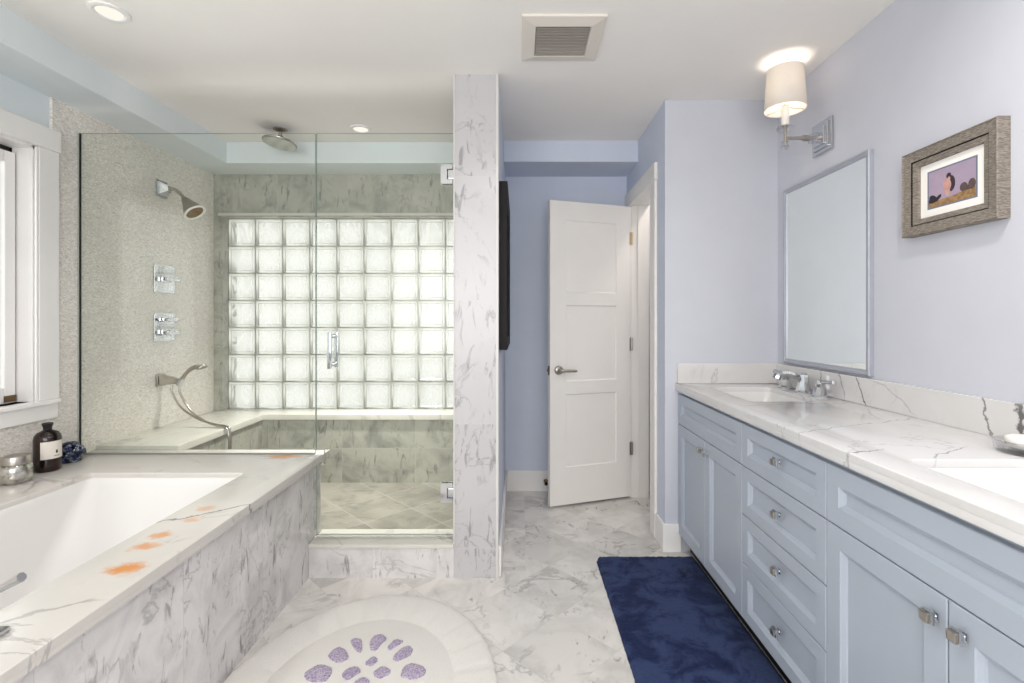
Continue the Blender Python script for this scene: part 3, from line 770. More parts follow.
def glass_plate(pts):
    b = bm_new(); poly_prism(b, pts, 'y', YG - 0.005, YG + 0.005)
    b.faces.ensure_lookup_table()
    for f in b.faces:
        f.normal_update(); f.material_index = 0 if abs(f.normal.y) > 0.9 else 1
    return b
gp = obj('glass_panel', glass_plate([(XL + 0.006, TZ + 0.006), (-1.017, TZ + 0.006), (-1.017, 2.182), (XL + 0.006, 2.182)]), [M['glass'], M['glass_edge']], None, base=(-1.6, YG, TZ))
tag(gp, 'fixed clear glass shower screen standing on the tub deck', 'shower screen')
b = bm_new(); box(b, XL + 0.0005, XL + 0.006, YG - 0.008, YG + 0.008, TZ + 0.0005, 2.183, 0.001); box(b, XL + 0.006, -1.02, YG - 0.007, YG + 0.007, TZ + 0.0005, TZ + 0.006, 0.001)
obj('channel', b, M['channel'], gp)
sd = thing('shower_door', 'clear frameless glass shower door hinged on the marble wall end', 'shower door', (-0.33, YG, 0.17))
obj('door_glass', glass_plate([(-1.012, 0.176), (-0.322, 0.176), (-0.322, 2.182), (-1.012, 2.182), (-1.012, 0.60), (-0.972, 0.60), (-0.972, 0.53), (-1.012, 0.53)]), [M['glass'], M['glass_edge']], sd)
b = bm_new(); box(b, -1.012, -0.322, YG - 0.006, YG + 0.006, 0.167, 0.18, 0.001); obj('bottom_seal', b, M['crystal'], sd)
for z in (0.39, 1.975):
    b = bm_new()
    cs = [(-0.389, z - 0.047), (-0.331, z - 0.047), (-0.331, z - 0.026), (-0.358, z - 0.026), (-0.358, z + 0.026), (-0.331, z + 0.026), (-0.331, z + 0.047), (-0.389, z + 0.047)]
    poly_prism(b, cs, 'y', YG - 0.018, YG - 0.006); poly_prism(b, cs, 'y', YG + 0.006, YG + 0.018)
    box(b, -0.353, XP0 - 0.001, YG - 0.014, YG + 0.014, z - 0.022, z + 0.022, 0.002); box(b, -0.325, XP0 - 0.001, YG - 0.03, YG + 0.03, z - 0.045, z + 0.045, 0.001)
    obj('hinge', b, M['chrome'], sd)
for (sg, xx) in ((-1, -0.93), (1, -0.93)):
    b = bm_new(); yy = YG + sg * 0.045
    box(b, xx - 0.009, xx + 0.009, yy - 0.009, yy + 0.009, 1.01, 1.19, 0.002)
    for z in (1.03, 1.17): tube(b, [(xx, YG + sg * 0.005, z), (xx, yy, z)], 0.007, 12); lathe(b, [(0.011, 0), (0.011, 0.006), (0, 0.006)], (xx, YG + sg * 0.005, z), (0, sg, 0), 16)
    obj('pull_handle', b, M['chrome'], sd, 40)

# wall shower head
sx, sy, sz = XL, 3.01, 2.055
sh = thing('wall_shower_head', 'chrome cone shower head on a bent arm from the mosaic wall', 'shower head', (sx, sy, sz))
b = bm_new(); poly_prism(b, [(sy - 0.045, sz - 0.05), (sy + 0.045, sz - 0.05), (sy + 0.045, sz + 0.05), (sy - 0.045, sz + 0.05)], 'x', sx, sx + 0.008)
loops = []
for (s_, xx) in ((0.04, 0.008), (0.036, 0.02), (0.018, 0.05), (0.014, 0.055)):
    loops.append([(sx + xx, sy + a * s_, sz + c * s_) for a, c in ((-1, -1), (1, -1), (1, 1), (-1, 1))])
loft(b, loops); obj('escutcheon', b, M['chrome'], sh, 30)
b = bm_new(); tube(b, smooth_path([(sx + 0.04, sy, sz), (sx + 0.08, sy, sz - 0.002), (sx + 0.12, sy, sz - 0.03), (sx + 0.145, sy, sz - 0.065)], 6), 0.0105, 14); obj('arm', b, M['nickel'], sh, 60)
hd = Vector((0.62, -0.05, -0.78)).normalized(); ho = Vector((sx + 0.14, sy, sz - 0.055))
b = bm_new(); lathe(b, [(0, 0), (0.016, 0.002), (0.022, 0.015), (0.03, 0.04), (0.046, 0.075), (0.058, 0.105), (0.061, 0.112)], ho, hd, 36); he = obj('head', b, M['nickel'], sh, 60)
b = bm_new(); lathe(b, [(0.061, 0.112), (0.064, 0.116), (0.063, 0.121), (0.053, 0.122), (0.050, 0.116)], ho, hd, 36); obj('rim', b, M['white'], he, 60)
b = bm_new(); lathe(b, [(0.0505, 0.116), (0.03, 0.113), (0.0, 0.112)], ho, hd, 36); obj('spray_face', b, M['bronze'], he, 60)

# valves
def valve(z, label, two):
    t = thing('shower_valve', label, 'shower valve', (XL, 3.035, z), 'square chrome shower valves')
    b = bm_new(); y = 3.035
    box(b, XL, XL + 0.008, y - 0.086, y + 0.086, z - 0.086, z + 0.086, 0.003)
    obj('plate', b, M['chrome'], t)
    def knob(zz, sc):
        b = bm_new(); box(b, XL + 0.008, XL + 0.03, y - 0.045 * sc, y + 0.045 * sc, zz - 0.02 * sc, zz + 0.02 * sc, 0.004)
        tube(b, [(XL + 0.03, y, zz), (XL + 0.05, y, zz)], 0.016 * sc, 18)
        box(b, XL + 0.045, XL + 0.062, y - 0.055 * sc, y + 0.06 * sc, zz - 0.012 * sc, zz + 0.012 * sc, 0.003)
        obj('handle', b, M['chrome'], t, 40)
    if two: knob(z + 0.045, 0.8); knob(z - 0.035, 1.0)
    else: knob(z, 1.0)
valve(1.503, 'upper square chrome shower valve with one handle on the mosaic wall', False)
valve(1.207, 'lower square chrome shower valve with two handles on the mosaic wall', True)

# hand shower
hs = thing('hand_shower', 'chrome hand shower with hose looped over the bench edge', 'hand shower', (XL, 3.0, 0.882))
b = bm_new(); box(b, XL, XL + 0.014, 2.965, 3.035, 0.845, 0.92, 0.004); loops = []
for (s_, xx, dz) in ((0.030, 0.014, 0), (0.027, 0.03, 0), (0.017, 0.10, -0.006), (0.015, 0.115, -0.008)):
    loops.append([(XL + xx, 3.0 + a * s_ * 0.8, 0.882 + dz + c * s_) for a, c in ((-1, -1), (1, -1), (1, 1), (-1, 1))])
loft(b, loops); obj('bracket', b, M['nickel'], hs, 30)
b = bm_new(); lathe(b, [(0, -0.028), (0.014, -0.024), (0.017, 0.0), (0.015, 0.024), (0, 0.03)], (XL + 0.125, 3.0, 0.872), (0.5, 0, 0.8), 18); obj('holder', b, M['chrome'], hs, 60)
wp = smooth_path([(XL + 0.12, 3.0, 0.86), (XL + 0.155, 2.995, 0.91), (XL + 0.20, 2.985, 0.95), (XL + 0.245, 2.98, 0.968)], 6)
b = bm_new(); tube(b, wp, [0.010 + 0.004 * i / len(wp) for i in range(len(wp))], 14)
lathe(b, [(0, -0.004), (0.028, -0.002), (0.033, 0.006), (0.031, 0.016), (0.0, 0.018)], (XL + 0.27, 2.975, 0.972), (0.35, -0.1, -0.93), 24)
obj('wand', b, M['nickel'], hs, 60)
b = bm_new()
tube(b, smooth_path([(XL + 0.075, 3.0, 0.852), (XL + 0.08, 2.995, 0.81), (XL + 0.14, 2.99, 0.715), (XL + 0.25, 2.985, 0.645), (XL + 0.36, 2.98, 0.613), (XL + 0.415, 2.975, 0.607), (XL + 0.447, 2.97, 0.585), (XL + 0.455, 2.965, 0.50), (XL + 0.456, 2.965, 0.30), (XL + 0.47, 2.93, 0.15), (XL + 0.50, 2.88, 0.129)], 8), 0.0062, 10)
tube(b, smooth_path([(XL + 0.12, 3.0, 0.855), (XL + 0.13, 2.995, 0.80), (XL + 0.20, 2.985, 0.70), (XL + 0.29, 2.97, 0.640), (XL + 0.38, 2.955, 0.612), (XL + 0.42, 2.95, 0.607), (XL + 0.45, 2.945, 0.585), (XL + 0.462, 2.94, 0.50), (XL + 0.463, 2.94, 0.30), (XL + 0.478, 2.91, 0.15), (XL + 0.50, 2.88, 0.129)], 8), 0.0062, 10)
obj('hose', b, M['nickel'], hs, 60)

# rain head
rs = thing('rain_shower_head', 'round rain shower head hanging from the ceiling over the shower', 'shower head', (-1.49, 3.06, CEIL))
b = bm_new(); lathe(b, [(0, 0), (0.042, 0), (0.042, -0.006), (0.03, -0.014), (0.012, -0.018), (0, -0.018)], (-1.49, 3.06, CEIL), n=28); obj('escutcheon', b, M['nickel'], rs, 40)
b = bm_new(); tube(b, [(-1.49, 3.06, CEIL - 0.015), (-1.49, 3.06, CEIL - 0.055)], 0.010, 14); lathe(b, [(0.0, -0.04), (0.016, -0.042), (0.018, -0.055), (0.012, -0.064), (0, -0.064)], (-1.49, 3.06, CEIL), n=18); obj('arm', b, M['nickel'], rs, 50)
hax = Vector((-0.12, -0.10, -1)).normalized()
b = bm_new(); lathe(b, [(0, 0), (0.02, 0.0), (0.05, 0.010), (0.092, 0.017), (0.102, 0.024), (0.100, 0.032), (0.094, 0.034)], (-1.49, 3.06, CEIL - 0.060), hax, 40); hh = obj('head', b, M['nickel'], rs, 60)
b = bm_new(); lathe(b, [(0.0945, 0.034), (0.05, 0.036), (0, 0.036)], (-1.49, 3.06, CEIL - 0.060), hax, 40); obj('spray_face', b, M['nozzle'], hh, 60)

# ------------------------------------------------------------------ ceiling fittings
def can(x, y, label, power):
    t = thing('recessed_light', label, 'ceiling light', (x, y, CEIL), 'recessed ceiling lights')
    b = bm_new(); lathe(b, [(0.066, 0.0), (0.065, -0.005), (0.054, -0.008), (0.045, -0.006), (0.043, 0.0)], (x, y, CEIL), n=40); obj('trim_ring', b, M['white'], t, 60)
    b = bm_new(); lathe(b, [(0.0445, -0.004), (0.03, -0.0035), (0, -0.003)], (x, y, CEIL), n=32); obj('lens', b, M['lens'], t, 60)
    d = area('recessed_light_glow', (x, y, CEIL - 0.014), (0, 0, 0), 0.10, 0.10, power, (1.0, 0.96, 0.92), math.radians(84), True)
can(-1.58, 1.89, 'round recessed ceiling light above the tub', 1.6)
can(-0.984, 3.05, 'small round recessed ceiling light inside the shower', 14.5)
for (x, y) in ((-0.2, 0.7), (0.9, 0.9)):  # unseen ceiling lamps added as interior fill
    area('ceiling_fill_light', (x, y, CEIL - 0.014), (0, 0, 0), 0.12, 0.12, 7, (1.0, 0.96, 0.91), math.radians(160), True)

area('closet_lamp_glow', (1.15, 3.15, CEIL - 0.02), (0, 0, 0), 0.15, 0.15, 4, (1.0, 0.9, 0.78), PI, True)

vt = thing('exhaust_vent', 'square white exhaust vent with a grey louvred grille in the ceiling', 'vent', (0.18, 2.07, CEIL))
b = bm_new(); loops = []
vx0, vx1, vy0, vy1 = 0.012, 0.345, 1.905, 2.235
for (i, z) in ((0, CEIL), (0.0, CEIL - 0.009), (0.05, CEIL - 0.017), (0.055, CEIL - 0.017), (0.057, CEIL - 0.011)):
    loops.append([(vx0 + i, vy0 + i, z), (vx1 - i, vy0 + i, z), (vx1 - i, vy1 - i, z), (vx0 + i, vy1 - i, z)])
loft(b, loops, False); obj('cover', b, M['vent'], vt)
b = bm_new()
box(b, vx0 + 0.058, vx1 - 0.058, vy0 + 0.058, vy1 - 0.058, CEIL - 0.012, CEIL - 0.004)
for i in range(19):
    y = vy0 + 0.064 + i * 0.0113; box(b, vx0 + 0.06, vx1 - 0.06, y, y + 0.006, CEIL - 0.016, CEIL - 0.012)
obj('grille', b, M['grille'], vt)

# ------------------------------------------------------------------ vanity
CX = 0.877           # cabinet front plane
def front(bm, y0, y1, z0, z1, frame=0.05):
    """recessed-panel front facing -x, outer face at CX - 0.018"""
    xa = CX - 0.018
    b = bmesh.new()
    R = lambda i, x: [b.verts.new(p) for p in ((x, y0 + i, z0 + i), (x, y1 - i, z0 + i), (x, y1 - i, z1 - i), (x, y0 + i, z1 - i))]
    rings = [R(0, CX + 0.002), R(0, xa + 0.002), R(0.002, xa), R(frame, xa), R(frame + 0.003, xa + 0.003), R(frame + 0.012, xa + 0.009), R(frame + 0.014, xa + 0.013)]
    for a, c in zip(rings, rings[1:]):
        for i in range(4): b.faces.new((a[i], a[(i + 1) % 4], c[(i + 1) % 4], c[i]))
    b.faces.new(rings[-1]); b.faces.new(rings[0][::-1])
    join(bm, b); return bm
def carcass(name, label, y0, y1, group):
    t = thing(name, label, 'cabinet', (1.12, (y0 + y1) / 2, 0), group)
    b = bm_new(); box(b, CX, CX + 0.02, y0 + 0.001, y1 - 0.001, 0.10, 0.868); box(b, CX + 0.02, XR - 0.002, y0 + 0.001, y0 + 0.019, 0.10, 0.868); box(b, CX + 0.02, XR - 0.002, y1 - 0.019, y1 - 0.001, 0.10, 0.868); box(b, CX + 0.02, XR - 0.002, y0 + 0.019, y1 - 0.019, 0.10, 0.118); box(b, XR - 0.014, XR - 0.002, y0 + 0.019, y1 - 0.019, 0.118, 0.868); obj('body', b, M['cabinet'], t)
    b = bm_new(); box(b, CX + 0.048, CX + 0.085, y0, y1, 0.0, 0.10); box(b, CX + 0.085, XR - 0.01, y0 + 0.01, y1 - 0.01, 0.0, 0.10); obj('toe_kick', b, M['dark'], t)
    return t
def knob(y, z, parent):
    xa = CX - 0.018; b = bm_new()
    box(b, xa - 0.003, xa, y - 0.009, y + 0.009, z - 0.009, z + 0.009, 0.001)
    tube(b, [(xa - 0.002, y, z), (xa - 0.014, y, z)], 0.006, 12)
    box(b, xa - 0.020, xa - 0.012, y - 0.013, y + 0.013, z - 0.013, z + 0.013, 0.0015)
    k = obj('knob', b, M['chrome'], parent, 40)
    b = bm_new(); box(b, xa - 0.0275, xa - 0.020, y - 0.0105, y + 0.0105, z - 0.0105, z + 0.0105, 0.002); obj('knob_face', b, M['nickel'], k)
G = 0.0017
def sink_cabinet(label, y0, y1, kz=0.64):
    t = carcass('sink_cabinet', label, y0, y1, 'blue-grey sink cabinets')
    obj('false_front', front(bm_new(), y0 + G, y1 - G, 0.692 + G, 0.852), M['cabinet'], t)
    ym = (y0 + y1) / 2
    for (a, c, ky) in ((y0, ym, ym - 0.037), (ym, y1, ym + 0.028)):
        d = obj('cabinet_door', front(bm_new(), a + G, c - G, 0.105, 0.692 - G, 0.056), M['cabinet'], t)
        knob(ky, kz, d)
sink_cabinet('blue-grey two-door sink cabinet against the far end wall', 1.888, 2.648)
sink_cabinet('blue-grey two-door sink cabinet nearest the viewer, past the drawers', 0.594, 1.37)
dc = carcass('drawer_cabinet', 'blue-grey cabinet of four drawers between the two sink cabinets', 1.37, 1.888, None)
for (za, zb) in ((0.692, 0.852), (0.505, 0.692), (0.32, 0.505), (0.105, 0.32)):
    d = obj('drawer', front(bm_new(), 1.37 + G, 1.888 - G, za + G, zb - (G if zb < .85 else 0), 0.045), M['cabinet'], dc)
    knob(1.615, (za + zb) / 2 + 0.01, d)

ct = thing('vanity_countertop', 'long white veined marble countertop over the blue-grey cabinets', 'countertop', (1.12, 1.6, 0.87))
S1 = (0.965, 1.265, 2.045, 2.475); S2 = (0.94, 1.24, 0.765, 1.195)
b = bm_new(); slab(b, [(0.843, 0.58), (XR, 0.58), (XR, YV), (0.843, YV)], [rrect(*S1, 0.03, 5), rrect(*S2, 0.03, 5)], 0.89, 0.91, 0.003)
box(b, 0.8435, 0.90, 0.5805, YV - 0.0005, 0.87, 0.8905, 0.003)
obj('top_slab', b, M['counter'], ct, 40)
b = bm_new(); box(b, XR - 0.02, XR, 0.58, YV - 0.02, 0.91, 1.018, 0.002); obj('backsplash', b, M['splash'], ct)
b = bm_new(); box(b, 0.852, XR, YV - 0.02, YV, 0.91, 1.018, 0.002); obj('side_splash', b, M['splash'], ct)
def sink(S, label):
    t = thing('sink', label, 'sink', ((S[0] + S[1]) / 2, (S[2] + S[3]) / 2, 0.75), 'rectangular undermount sinks')
    b = bm_new()
    def R(i, z, r=0.03): return [(x, y, z) for x, y in rrect(S[0] + i, S[1] - i, S[2] + i, S[3] - i, r, 6)]
    loft(b, [R(-0.015, 0.880), R(-0.015, 0.8895), R(0.003, 0.8895), R(0.004, 0.87), R(0.008, 0.79, 0.035), R(0.022, 0.762, 0.045), R(0.05, 0.752, 0.05), R(0.11, 0.748, 0.02)])
    obj('bowl', b, M['porcelain'], t, 50)
    b = bm_new(); lathe(b, [(0.024, 0.0), (0.022, 0.003), (0.014, 0.002), (0.0, 0.001)], ((S[0] + S[1]) / 2 + 0.03, (S[2] + S[3]) / 2, 0.7485), n=24); obj('drain', b, M['chrome'], t, 40)
sink(S1, 'white rectangular undermount sink below the mirror'); sink(S2, 'white rectangular undermount sink nearest the viewer')

# faucet set at the far sink
fa = thing('faucet', 'chrome widespread faucet with two lever handles below the mirror', 'faucet', (1.33, 2.29, 0.91))
b = bm_new(); fx, fy = 1.33, 2.29
loops = []
for (s_, z) in ((0.036, 0.9105), (0.036, 0.917), (0.031, 0.922), (0.021, 0.955), (0.022, 0.975), (0.019, 0.995), (0.008, 1.003)):
    loops.append([(fx + a * s_, fy + c * s_, z) for a, c in ((-1, -0.4), (-0.4, -1), (0.4, -1), (1, -0.4), (1, 0.4), (0.4, 1), (-0.4, 1), (-1, 0.4))])
loft(b, loops); obj('body', b, M['chrome'], fa, 25)
sp = smooth_path([(fx - 0.005, fy, 0.962), (fx - 0.035, fy, 0.985), (fx - 0.075, fy, 1.0), (fx - 0.115, fy, 0.995), (fx - 0.128, fy, 0.975)], 6)
b = bm_new(); tube(b, sp, [0.013 + 0.006 * i / len(sp) for i in range(len(sp))], 8); obj('spout', b, M['chrome'], fa, 25)
for (hy, sg) in ((2.168, -1), (2.445, 1)):
    b = bm_new(); loops = []
    for (s_, z) in ((0.032, 0.9105), (0.032, 0.916), (0.028, 0.921), (0.016, 0.953), (0.018, 0.968), (0.013, 0.982), (0.004, 0.985)):
        loops.append([(fx + a * s_, hy + c * s_, z) for a, c in ((-1, -0.4), (-0.4, -1), (0.4, -1), (1, -0.4), (1, 0.4), (0.4, 1), (-0.4, 1), (-1, 0.4))])
    loft(b, loops); h = obj('handle', b, M['chrome'], fa, 25)
    b = bm_new(); tube(b, [(fx, hy, 0.974), (fx, hy + sg * 0.05, 0.98), (fx, hy + sg * 0.095, 0.984)], [0.008, 0.007, 0.009], 8); lathe(b, [(0, -0.006), (0.010, -0.004), (0.0115, 0.003), (0, 0.006)], (fx, hy + sg * 0.098, 0.984), (0, sg, 0), 12); obj('lever', b, M['chrome'], h, 30)

# soap dish and soap
dx, dy = 1.29, 1.25
sdh = bm_new(); lathe(sdh, [(0, 0), (0.05, 0), (0.058, 0.006), (0.061, 0.03), (0.058, 0.032), (0.054, 0.014), (0.0, 0.012)], (dx, dy, 0.91), n=36)
tag(obj('soap_dish', sdh, M['crystal'], None, 50, base=(dx, dy, 0.91)), 'round clear glass soap dish on the countertop by the backsplash', 'soap dish')
sb = bm_new(); loops = []
for (s_, z) in ((0.6, 0.925), (0.95, 0.928), (1.0, 0.938), (0.97, 0.950), (0.7, 0.956)):
    loops.append([(dx + 0.002 + 0.035 * s_ * math.cos(2 * PI * i / 28), dy - 0.002 + 0.046 * s_ * math.sin(2 * PI * i / 28), z) for i in range(28)])
loft(sb, loops); sb.faces.new(list(sb.verts)[:28][::-1])
bmesh.ops.translate(sb, verts=sb.verts[:], vec=(0, 0, -0.0025))
tag(obj('soap_bar', sb, M['soap'], None, 60, base=(dx, dy, 0.923)), 'white oval bar of soap in the clear dish', 'soap')

# ------------------------------------------------------------------ mirror
mi = thing('wall_mirror', 'tall rectangular mirror in a slim silver frame above the far sink', 'mirror', (XR, 2.23, 1.03))
b = bm_new(); y0, y1, z0, z1 = 1.932, 2.558, 1.028, 1.925
def frame_sections(b, y0, y1, z0, z1, prof, wallx, mi=0):
    """picture-frame moulding: prof = list of (inset, height off the wall)"""
    rings = [[b.verts.new((wallx - h, y0 + i, z0 + i)), b.verts.new((wallx - h, y1 - i, z0 + i)), b.verts.new((wallx - h, y1 - i, z1 - i)), b.verts.new((wallx - h, y0 + i, z1 - i))] for i, h in prof]
    for a, c in zip(rings, rings[1:]):
        for i in range(4): b.faces.new((a[i], a[(i + 1) % 4], c[(i + 1) % 4], c[i])).material_index = mi
    return b
frame_sections(b, y0, y1, z0, z1, [(0, 0), (0, 0.018), (0.003, 0.021), (0.010, 0.021), (0.015, 0.017), (0.022, 0.016), (0.025, 0.008), (0.025, 0)], XR)
obj('frame', b, M['silver'], mi)
b = bm_new(); box(b, XR - 0.012, XR - 0.001, y0 + 0.02, y1 - 0.02, z0 + 0.02, z1 - 0.02); obj('mirror_glass', b, M['mirror'], mi)

# ------------------------------------------------------------------ sconce
SX, SY = 1.222, 2.25
sc_ = thing('wall_sconce', 'silver wall sconce with a cream drum shade above the mirror', 'wall lamp', (XR, SY, 2.09))
b = bm_new(); frame_z = 2.09
for (s_, sz_, x0, x1) in ((0.072, 0.072, XR - 0.012, XR), (0.056, 0.056, XR - 0.020, XR - 0.012), (0.040, 0.040, XR - 0.028, XR - 0.020)):
    box(b, x0, x1, SY - s_, SY + s_, frame_z - sz_, frame_z + sz_, 0.002)
obj('backplate', b, M['chrome'], sc_)
b = bm_new(); tube(b, [(XR - 0.028, SY, 2.085), (SX, SY, 2.085)], 0.008, 14); lathe(b, [(0, 0), (0.014, 0), (0.014, 0.03), (0.01, 0.034), (0, 0.034)], (XR - 0.10, SY, 2.085), (1, 0, 0), 16); tube(b, [(SX, SY, 2.05), (SX, SY, 2.14)], 0.007, 14)
obj('arm', b, M['nickel'], sc_, 40)
b = bm_new(); box(b, XR - 0.062, XR - 0.029, SY - 0.020, SY + 0.020, 2.065, 2.105, 0.004); obj('crystal_block', b, M['crystal'], sc_)
b = bm_new(); lathe(b, [(0, 2.118), (0.03, 2.118), (0.036, 2.124), (0.036, 2.134), (0.03, 2.14), (0, 2.14)], (SX, SY, 0), n=12)
obj('crystal_collar', b, M['crystal'], sc_)
b = bm_new(); lathe(b, [(0, 2.03), (0.012, 2.034), (0.02, 2.044), (0.014, 2.056), (0.01, 2.06), (0.017, 2.068), (0, 2.078)], (SX, SY, 0), n=12); obj('crystal_drop', b, M['crystal'], sc_)
b = bm_new(); lathe(b, [(0, 2.14), (0.0165, 2.14), (0.0165, 2.235), (0, 2.235)], (SX, SY, 0), n=20); obj('candle_sleeve', b, M['candle'], sc_, 40)
b = bm_new(); lathe(b, [(0, 2.235), (0.012, 2.237), (0.022, 2.26), (0.024, 2.28), (0.016, 2.31), (0.0, 2.325)], (SX, SY, 0), n=20); obj('bulb', b, M['bulb'], sc_, 60)
b = bm_new(); lathe(b, [(0.088, 2.215), (0.077, 2.40), (0.0755, 2.40), (0.0865, 2.215), (0.088, 2.215)], (SX, SY, 0), n=48); sh_ = obj('lamp_shade', b, M['shade'], sc_, 50)
b = bm_new()
for k in range(3):
    a = k * 2 * PI / 3; tube(b, [(SX, SY, 2.236), (SX + 0.04 * math.cos(a), SY + 0.04 * math.sin(a), 2.222), (SX + 0.086 * math.cos(a), SY + 0.086 * math.sin(a), 2.222)], 0.0015, 6)
obj('shade_carrier', b, M['brass'], sh_)
pl = bpy.data.lights.new('sconce_bulb_glow', 'POINT'); pl.energy = 1.15; pl.color = (1.0, 0.9, 0.8); pl.shadow_soft_size = 0.028
plo = bpy.data.objects.new('sconce_bulb_glow', pl); COL.objects.link(plo); plo.location = (SX, SY, 2.31)

# ------------------------------------------------------------------ framed photo
fy0, fy1, fz0, fz1 = 1.395, 1.746, 1.541, 1.832
pf = thing('picture_frame', 'weathered grey wood frame with a small photo on the wall beside the mirror', 'picture', (XR, (fy0 + fy1) / 2, fz0))
b = bm_new(); frame_sections(b, fy0, fy1, fz0, fz1, [(0, 0), (0, 0.036), (0.003, 0.038), (0.006, 0.035), (0.034, 0.030)], XR)
frame_sections(b, fy0, fy1, fz0, fz1, [(0.034, 0.030), (0.034, 0.024), (0.037, 0.024)], XR, 1)
frame_sections(b, fy0, fy1, fz0, fz1, [(0.037, 0.024), (0.038, 0.028), (0.055, 0.024), (0.056, 0.012)], XR)
obj('frame', b, [M['wood'], M['black_wood']], pf)
iy0, iy1, iz0, iz1 = fy0 + 0.055, fy1 - 0.055, fz0 + 0.055, fz1 - 0.055
py0, py1, pz0, pz1 = 1.480, 1.662, 1.622, 1.750
b = bm_new(); box(b, XR - 0.014, XR - 0.004, iy0, iy1, iz0, iz1); obj('mat_board', b, M['mat'], pf)
M['ph_edge'] = plain('print_blue_edge', (108, 118, 136), 0.5)
def print_sky():
    k = N('print_dusk_sky'); p = k.pos(); z = k.sep(p)[2]
    c = k.mix(k.noise(p, 14, 4), lin(150, 138, 164), lin(186, 164, 178))
    k.principled(c, 0.4); return k.m
M['ph_sky'] = print_sky(); M['ph_field'] = plain('print_straw_field', (150, 118, 78), 0.5, var=0.3, vscale=90); M['ph_dark'] = plain('print_dark_trees', (38, 32, 38), 0.5, var=0.3, vscale=60)
M['ph_brown'] = plain('print_brown_bush', (92, 74, 74), 0.5, var=0.2, vscale=60); M['ph_skin'] = plain('print_pink_dress', (196, 150, 140), 0.5, var=0.1, vscale=60); M['ph_coat'] = plain('print_dark_coat', (58, 44, 56), 0.5)
b = bm_new(); xw = XR - 0.0145
mats = [M['ph_edge'], M['ph_sky'], M['ph_field'], M['ph_dark'], M['ph_brown'], M['ph_skin'], M['ph_coat']]
PW, PH = py1 - py0, pz1 - pz0
def pp(u, v, lift): return (xw - lift, py1 - u * PW, pz0 + v * PH)     # u runs with the picture's left to right
def flat(poly, mi_, lift): 
    f = b.faces.new([b.verts.new(pp(u, v, lift)) for u, v in poly]); f.material_index = mi_
flat([(0, 0), (1, 0), (1, 1), (0, 1)], 0, 0.0)
flat([(.03, .04), (.97, .04), (.97, .96), (.03, .96)], 1, 0.0002)
flat([(.03, .04), (.97, .04), (.97, .28), (.7, .24), (.5, .2), (.3, .19), (.03, .17)], 2, 0.0003)
flat([(.03, .17), (.05, .34), (.10, .36), (.16, .33), (.20, .27), (.25, .32), (.30, .33), (.30, .26), (.22, .17), (.10, .14)], 3, 0.0004)
def ell(cu, cv, ru, rv, mi_, lift, n=18): flat([(cu + ru * math.cos(2 * PI * i / n), cv + rv * math.sin(2 * PI * i / n)) for i in range(n)], mi_, lift)
ell(.745, .34, .075, .11, 4, 0.0004); ell(.90, .36, .07, .13, 4, 0.00045); ell(.82, .30, .12, .06, 4, 0.00042)
ell(.50, .52, .085, .20, 6, 0.0005); ell(.42, .50, .085, .16, 5, 0.0006); ell(.43, .36, .05, .13, 5, 0.00062); ell(.39, .60, .05, .08, 5, 0.00064); ell(.455, .73, .05, .075, 6, 0.0007); ell(.46, .655, .03, .05, 5, 0.00072)
obj('photograph', b, mats, pf, recalc=False)

# dark frame hung on the passage wall
b = bm_new()
def frame_x(b, x, s, y0, y1, z0, z1, prof):
    rings = [[b.verts.new((x + s * h, y0 + i, z0 + i)), b.verts.new((x + s * h, y1 - i, z0 + i)), b.verts.new((x + s * h, y1 - i, z1 - i)), b.verts.new((x + s * h, y0 + i, z1 - i))] for i, h in prof]
    for a, c in zip(rings, rings[1:]):
        for i in range(4): b.faces.new((a[i], a[(i + 1) % 4], c[(i + 1) % 4], c[i]))
    return b
df = thing('dark_picture_frame', 'black-brown picture frame seen edge-on on the passage wall', 'picture', (XP1, 2.75, 1.1))
frame_x(b, XP1, 1, 2.45, 3.10, 1.10, 1.945, [(0, 0.0), (0, 0.04), (0.004, 0.043), (0.05, 0.036), (0.052, 0.015)]); obj('frame', b, M['black_wood'], df)
b = bm_new(); box(b, XP1 + 0.002, XP1 + 0.016, 2.50, 3.05, 1.15, 1.895); obj('picture', b, M['mat'], df)

# door stop on the back baseboard
ds = thing('door_stop', 'small black door stop on the baseboard behind the door', 'door stop', (0.195, YB - 0.014, 0.075))
b = bm_new(); lathe(b, [(0, 0), (0.016, 0), (0.014, 0.008), (0.007, 0.012), (0.007, 0.05), (0, 0.05)], (0.195, YB - 0.014, 0.075), (0, -1, 0), 18); obj('stem', b, M['bronze'], ds, 40)
b = bm_new(); lathe(b, [(0, 0.048), (0.012, 0.048), (0.013, 0.062), (0.009, 0.068), (0, 0.068)], (0.195, YB - 0.014, 0.075), (0, -1, 0), 18); obj('rubber_tip', b, M['rubber'], ds, 40)

# ------------------------------------------------------------------ rugs
b = bm_new(); rx0, rx1, ry0, ry1 = 0.40, 0.918, 1.22, 2.565
nx, ny = 50, 134; grid = []
rnd = random.Random(3)
def inside_r(x, y, r=0.05):
    cx = min(max(x, rx0 + r), rx1 - r); cy = min(max(y, ry0 + r), ry1 - r)
    d = math.hypot(x - cx, y - cy)
    if d > r: x, y = cx + (x - cx) / d * r, cy + (y - cy) / d * r
    return x, y
for i in range(nx + 1):
    col = []
    for jn in range(ny + 1):
        x, y = rx0 + (rx1 - rx0) * i / nx, ry0 + (ry1 - ry0) * jn / ny
        e = min(i, nx - i, jn, ny - jn)
        x, y = inside_r(x, y)
        z = 0.002 if e == 0 else (0.014 if e == 1 else 0.021) + rnd.uniform(-0.002, 0.002)
        if e == 0: x += rnd.uniform(-.0015, .0015); y += rnd.uniform(-.0015, .0015)
        col.append(b.verts.new((x, y, z)))
    grid.append(col)
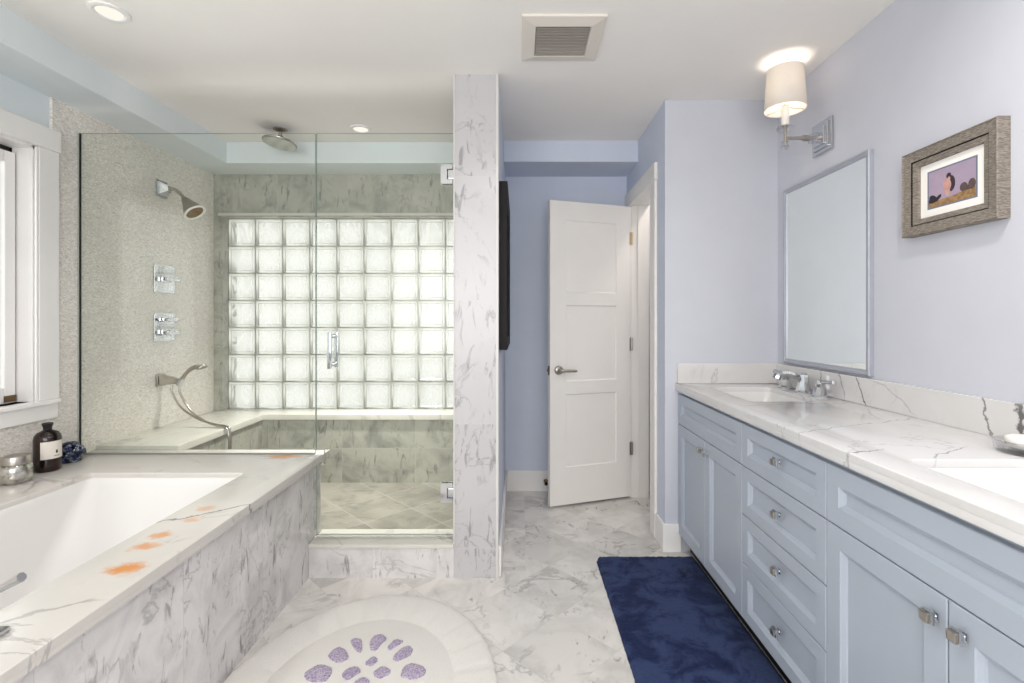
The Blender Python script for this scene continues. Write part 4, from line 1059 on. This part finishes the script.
for i in range(nx):
    for jn in range(ny): b.faces.new((grid[i][jn], grid[i + 1][jn], grid[i + 1][jn + 1], grid[i][jn + 1]))
tag(obj('bath_rug', b, M['rug'], None, 80, base=(0.65, 1.9, 0)), 'navy blue shaggy bath rug in front of the vanity', 'rug')

bmt = thing('oval_bath_mat', 'oval white plush bath mat with purple stone-shaped patches beside the tub', 'bath mat', (-0.545, 1.61, 0))
b = bm_new(); MX, MY, RX, RY = -0.545, 1.612, 0.472, 0.60
prof = [(1.0, 0.0), (1.0, 0.008), (0.985, 0.013), (0.95, 0.014), (0.72, 0.014), (0.70, 0.010), (0.685, 0.010), (0.665, 0.0135), (0.35, 0.0135), (0.0, 0.0135)]
n = 192; rings = []
for r, z in prof[:-1]:
    ring = []
    for i in range(n):
        a = 2 * PI * i / n; zz = z
        if 0.71 < r < 0.99 and i % 8 == 0: zz -= 0.005           # stitched radial grooves of the border
        rr = r * (1 + (0.006 * math.sin(i * 1.9) if r > 0.9 else 0))
        ring.append(b.verts.new((MX + RX * rr * math.cos(a), MY + RY * rr * math.sin(a), zz)))
    rings.append(ring)
for a_, c_ in zip(rings, rings[1:]):
    for i in range(n): b.faces.new((a_[i], a_[(i + 1) % n], c_[(i + 1) % n], c_[i]))
b.faces.new(rings[-1])
obj('mat_pile', b, M['mat_white'], bmt, 40)
stones = [[(88,375),(130,335),(200,300),(290,320),(285,370),(240,425),(130,430)], [(255,235),(330,178),(385,205),(408,260),(340,298),(270,270)], [(408,145),(435,122),(492,130),(495,200),(480,228),(450,210)],
  [(545,140),(580,100),(630,95),(665,130),(620,165),(595,208),(540,205)], [(660,185),(720,128),(785,145),(720,185),(675,212)], [(698,255),(760,190),(820,172),(845,205),(820,245),(735,282),(705,275)],
  [(500,300),(570,245),(605,270),(555,318)], [(345,370),(395,330),(460,312),(490,350),(440,385),(385,418)], [(565,355),(630,310),(690,340),(680,370),(615,402),(580,390)], [(750,370),(780,310),(840,292),(930,325),(925,370),(850,412),(760,390)],
  [(435,425),(480,395),(530,395),(550,430),(500,462),(440,458)]]
def stone_outline(st):
    # drawn off the photo, laid on the floor in metres
    out = []
    for (u, v) in st:
        px, py = 290 + u / 6.827, 620 + v / 6.827; s = (py - 320) / (H - 0.015)
        out.append(((px - 519) / s, F / s))
    return out
def stone(pts):
    c = (sum(p[0] for p in pts) / len(pts), sum(p[1] for p in pts) / len(pts)); sm = []
    m = len(pts); P = [Vector((p[0], p[1], 0)) for p in pts]
    rnd = random.Random(int(c[0] * 1e4))
    for i in range(m):
        for t in (0.2, 0.4, 0.6, 0.8):
            q = P[i].lerp(P[(i + 1) % m], t); q = q.lerp(Vector((c[0], c[1], 0)), -0.02 + rnd.uniform(0, 0.09)); sm.append((q.x, q.y))
    b = bm_new(); L = []
    for (k_, z) in ((1.0, 0.012), (0.99, 0.0165), (0.9, 0.0185), (0.5, 0.019)):
        L.append([(c[0] + (x - c[0]) * k_, c[1] + (y - c[1]) * k_, z) for x, y in sm])
    loft(b, L); obj('purple_stone', b, M['mat_purple'], bmt, 60)
for st in stones:
    pts = stone_outline(st); stone(pts)
for st in stones[:6] + stones[9:10]:
    stone([(x, 2 * 1.655 - y) for x, y in stone_outline(st)])
